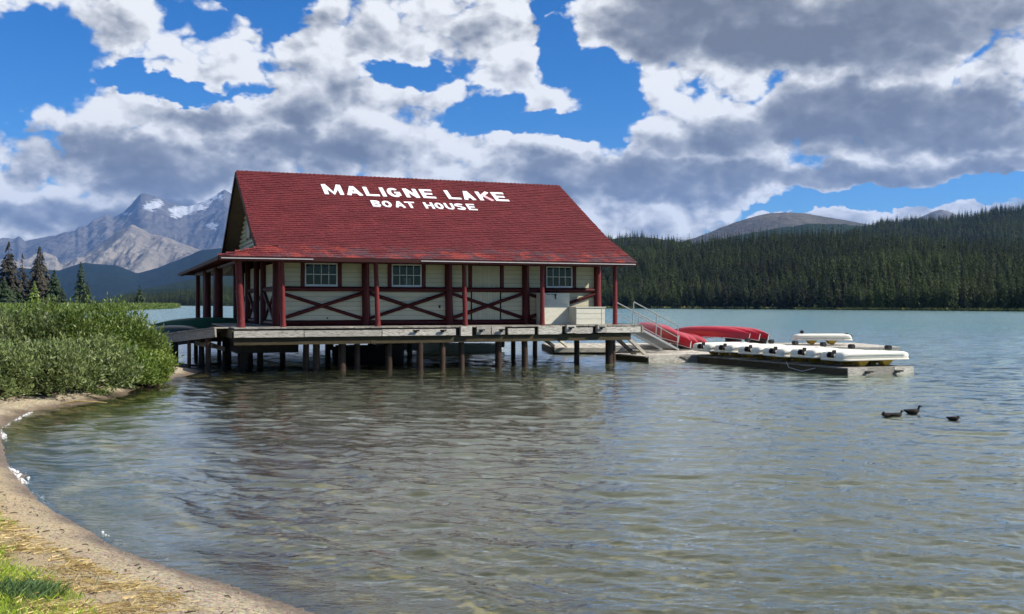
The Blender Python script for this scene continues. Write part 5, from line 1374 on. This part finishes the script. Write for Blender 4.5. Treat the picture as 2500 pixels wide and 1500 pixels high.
tag(link('dry_straw', npmesh('dry_straw', V, np.arange(n*4).reshape(-1, 4), M['straw'], False, {'rnd': ('FACE', gr.random(n))})), kind='stuff')
# blue green tuft beside the lawn
tp = at_z(72, 1352, .62); ta = gr.normal(size=(900, 2))*np.array((.10, .13)); P = np.column_stack([tp[0]+ta[:, 0], tp[1]+ta[:, 1], np.zeros(900)]); P[:, 2] = ground_h(P[:, 0], P[:, 1])[0]
o = link('grass_tuft', blades('grass_tuft', P, .075, .003, M['tuft'], 5, .5)); tag(o, 'blue green tuft of grass at the corner of the lawn', 'grass tuft')
# yellow grass at the foot of the willows
yx = gr.uniform(-100, 470, 16000); yD = gr.uniform(20.5, 33, 16000); wx_ = px_at(1, 1)*0+np.array([px_at(a, b) for a, b in zip(yx, yD)])
ds_ = sdist(wx_, yD, LAND); k_ = (gr.random(len(yx)) < sstep(.9, 1.6, ds_)*sstep(.45, .6, fbm(wx_*1.2, yD*1.2, 3, 34))*.9); P = np.column_stack([wx_[k_], yD[k_], ground_h(wx_[k_], yD[k_])[0]])
tag(link('shore_grass', blades('shore_grass', P, .16, .006, M['shore_grass'], 6, .5)), kind='stuff')
# pebbles and debris
px_, py_ = gr.uniform(-9, 2, 60000), gr.uniform(4.5, 22, 60000); sp_ = sdist(px_, py_, LAND)
k_ = (sp_ > -.5) & (sp_ < 2.6) & (gr.random(len(px_)) < sstep(.40, .6, fbm(px_*2, py_*2, 3, 44))*.8+.15); px_, py_ = px_[k_][:14000], py_[k_][:14000]; pz_ = ground_h(px_, py_)[0]; n = len(px_)
rs = gr.uniform(.004, .013, n)*np.where(gr.random(n) < .04, 2.2, 1)
octv = np.array([(1, 0, 0), (0, 1, 0), (-1, 0, 0), (0, -1, 0), (0, 0, .7), (0, 0, -.5)]); octf = np.array([(0, 1, 4), (1, 2, 4), (2, 3, 4), (3, 0, 4)])
V = (np.stack([px_, py_, pz_], -1)[:, None]+octv[None]*rs[:, None, None]*gr.uniform(.6, 1.4, (n, 6, 1))).reshape(-1, 3); Fc = (octf[None]+np.arange(n)[:, None, None]*6).reshape(-1, 3)
tag(link('pebbles', npmesh('pebbles', V, Fc, M['pebble'], False)), kind='stuff')
dx_, dy_ = gr.uniform(-8, 1, 1600), gr.uniform(4.5, 22, 1600); sdd = sdist(dx_, dy_, LAND); k_ = (sdd > .35) & (sdd < 2.8); dx_, dy_ = dx_[k_][:300], dy_[k_][:300]; dz_ = ground_h(dx_, dy_)[0]
tb = MB()
for x, y, z in zip(dx_, dy_, dz_):
    a = gr.uniform(0, 3.14); L = gr.uniform(.01, .05); tb.tube([(x-math.cos(a)*L, y-math.sin(a)*L, z+.004), (x+.01, y, z+.012), (x+math.cos(a)*L, y+math.sin(a)*L, z+.006)], [.004, .006, .003], 4)
o = tb.build('beach_debris', M['twig'], None); tag(o, kind='stuff')
# branch washed up on the spit
b0 = at_z(205, 985, .06); br = MB().tube([b0+np.array((-.5, -.1, 0)), b0+np.array((-.2, .0, .05)), b0+np.array((.2, .08, .03)), b0+np.array((.5, .1, .0))], [.012, .02, .016, .01], 6, wob=.1)
o = br.build('driftwood', M['straw'], None, True); tag(o, 'thin pale driftwood stick in the shallows below the sandy spit', 'driftwood')
bs_ = at_z(247, 966, .12); br = empty('fallen_branch', tuple(bs_)); tag(br, 'fallen leafy branch lying on the sand at the water edge', 'branch')
MB().tube([(-.35, 0, .0), (-.1, .05, .10), (.15, .02, .08), (.33, -.12, -.05)], [.01, .018, .016, .012], 6).build('stem', M['twig'], br, True)
P = gr.normal(size=(420, 3))*np.array((.17, .10, .05))+np.array((-.02, .02, .09)); V, Fc = leafblob(P, P*0, .06, 9, .3)
link('leaves', npmesh('leaves', V, Fc, M['willow'], False, {'rnd': ('FACE', gr.random(len(Fc)))}), br)
# foam along the swash
fm = MB()
def foam(pts, w0):
    P = [at_z(x, y, .0) for x, y in pts]
    for i in range(len(P)-1):
        n_ = max(2, int(np.linalg.norm(P[i+1]-P[i])/.05))
        for k in range(n_):
            c_ = P[i]+(P[i+1]-P[i])*(k+gr.random())/n_+np.array((gr.normal()*w0, gr.normal()*w0, .012)); r_2 = gr.uniform(.006, .020); m_ = 7; b = len(fm.v)
            fm.v.append((c_[0], c_[1], c_[2]+.008))
            for j in range(m_): a = 6.283*j/m_; q = r_2*gr.uniform(.6, 1.3); fm.v.append((c_[0]+math.cos(a)*q*1.6, c_[1]+math.sin(a)*q, c_[2]-.01))
            for j in range(m_): fm.f.append((b, b+1+j, b+1+(j+1) % m_))
for _ in range(2): foam([(24, 1078), (8, 1068), (5, 1055), (14, 1042), (32, 1030), (52, 1018), (76, 1008)], .03)
for _ in range(3): foam([(20, 1142), (34, 1158), (48, 1172), (62, 1184)], .035)
foam([(78, 1198), (110, 1226), (140, 1250)], .02); foam([(250, 1300), (300, 1335)], .015); foam([(370, 1352), (410, 1370)], .03)
tag(fm.build('foam', M['foam'], None, True), kind='stuff')
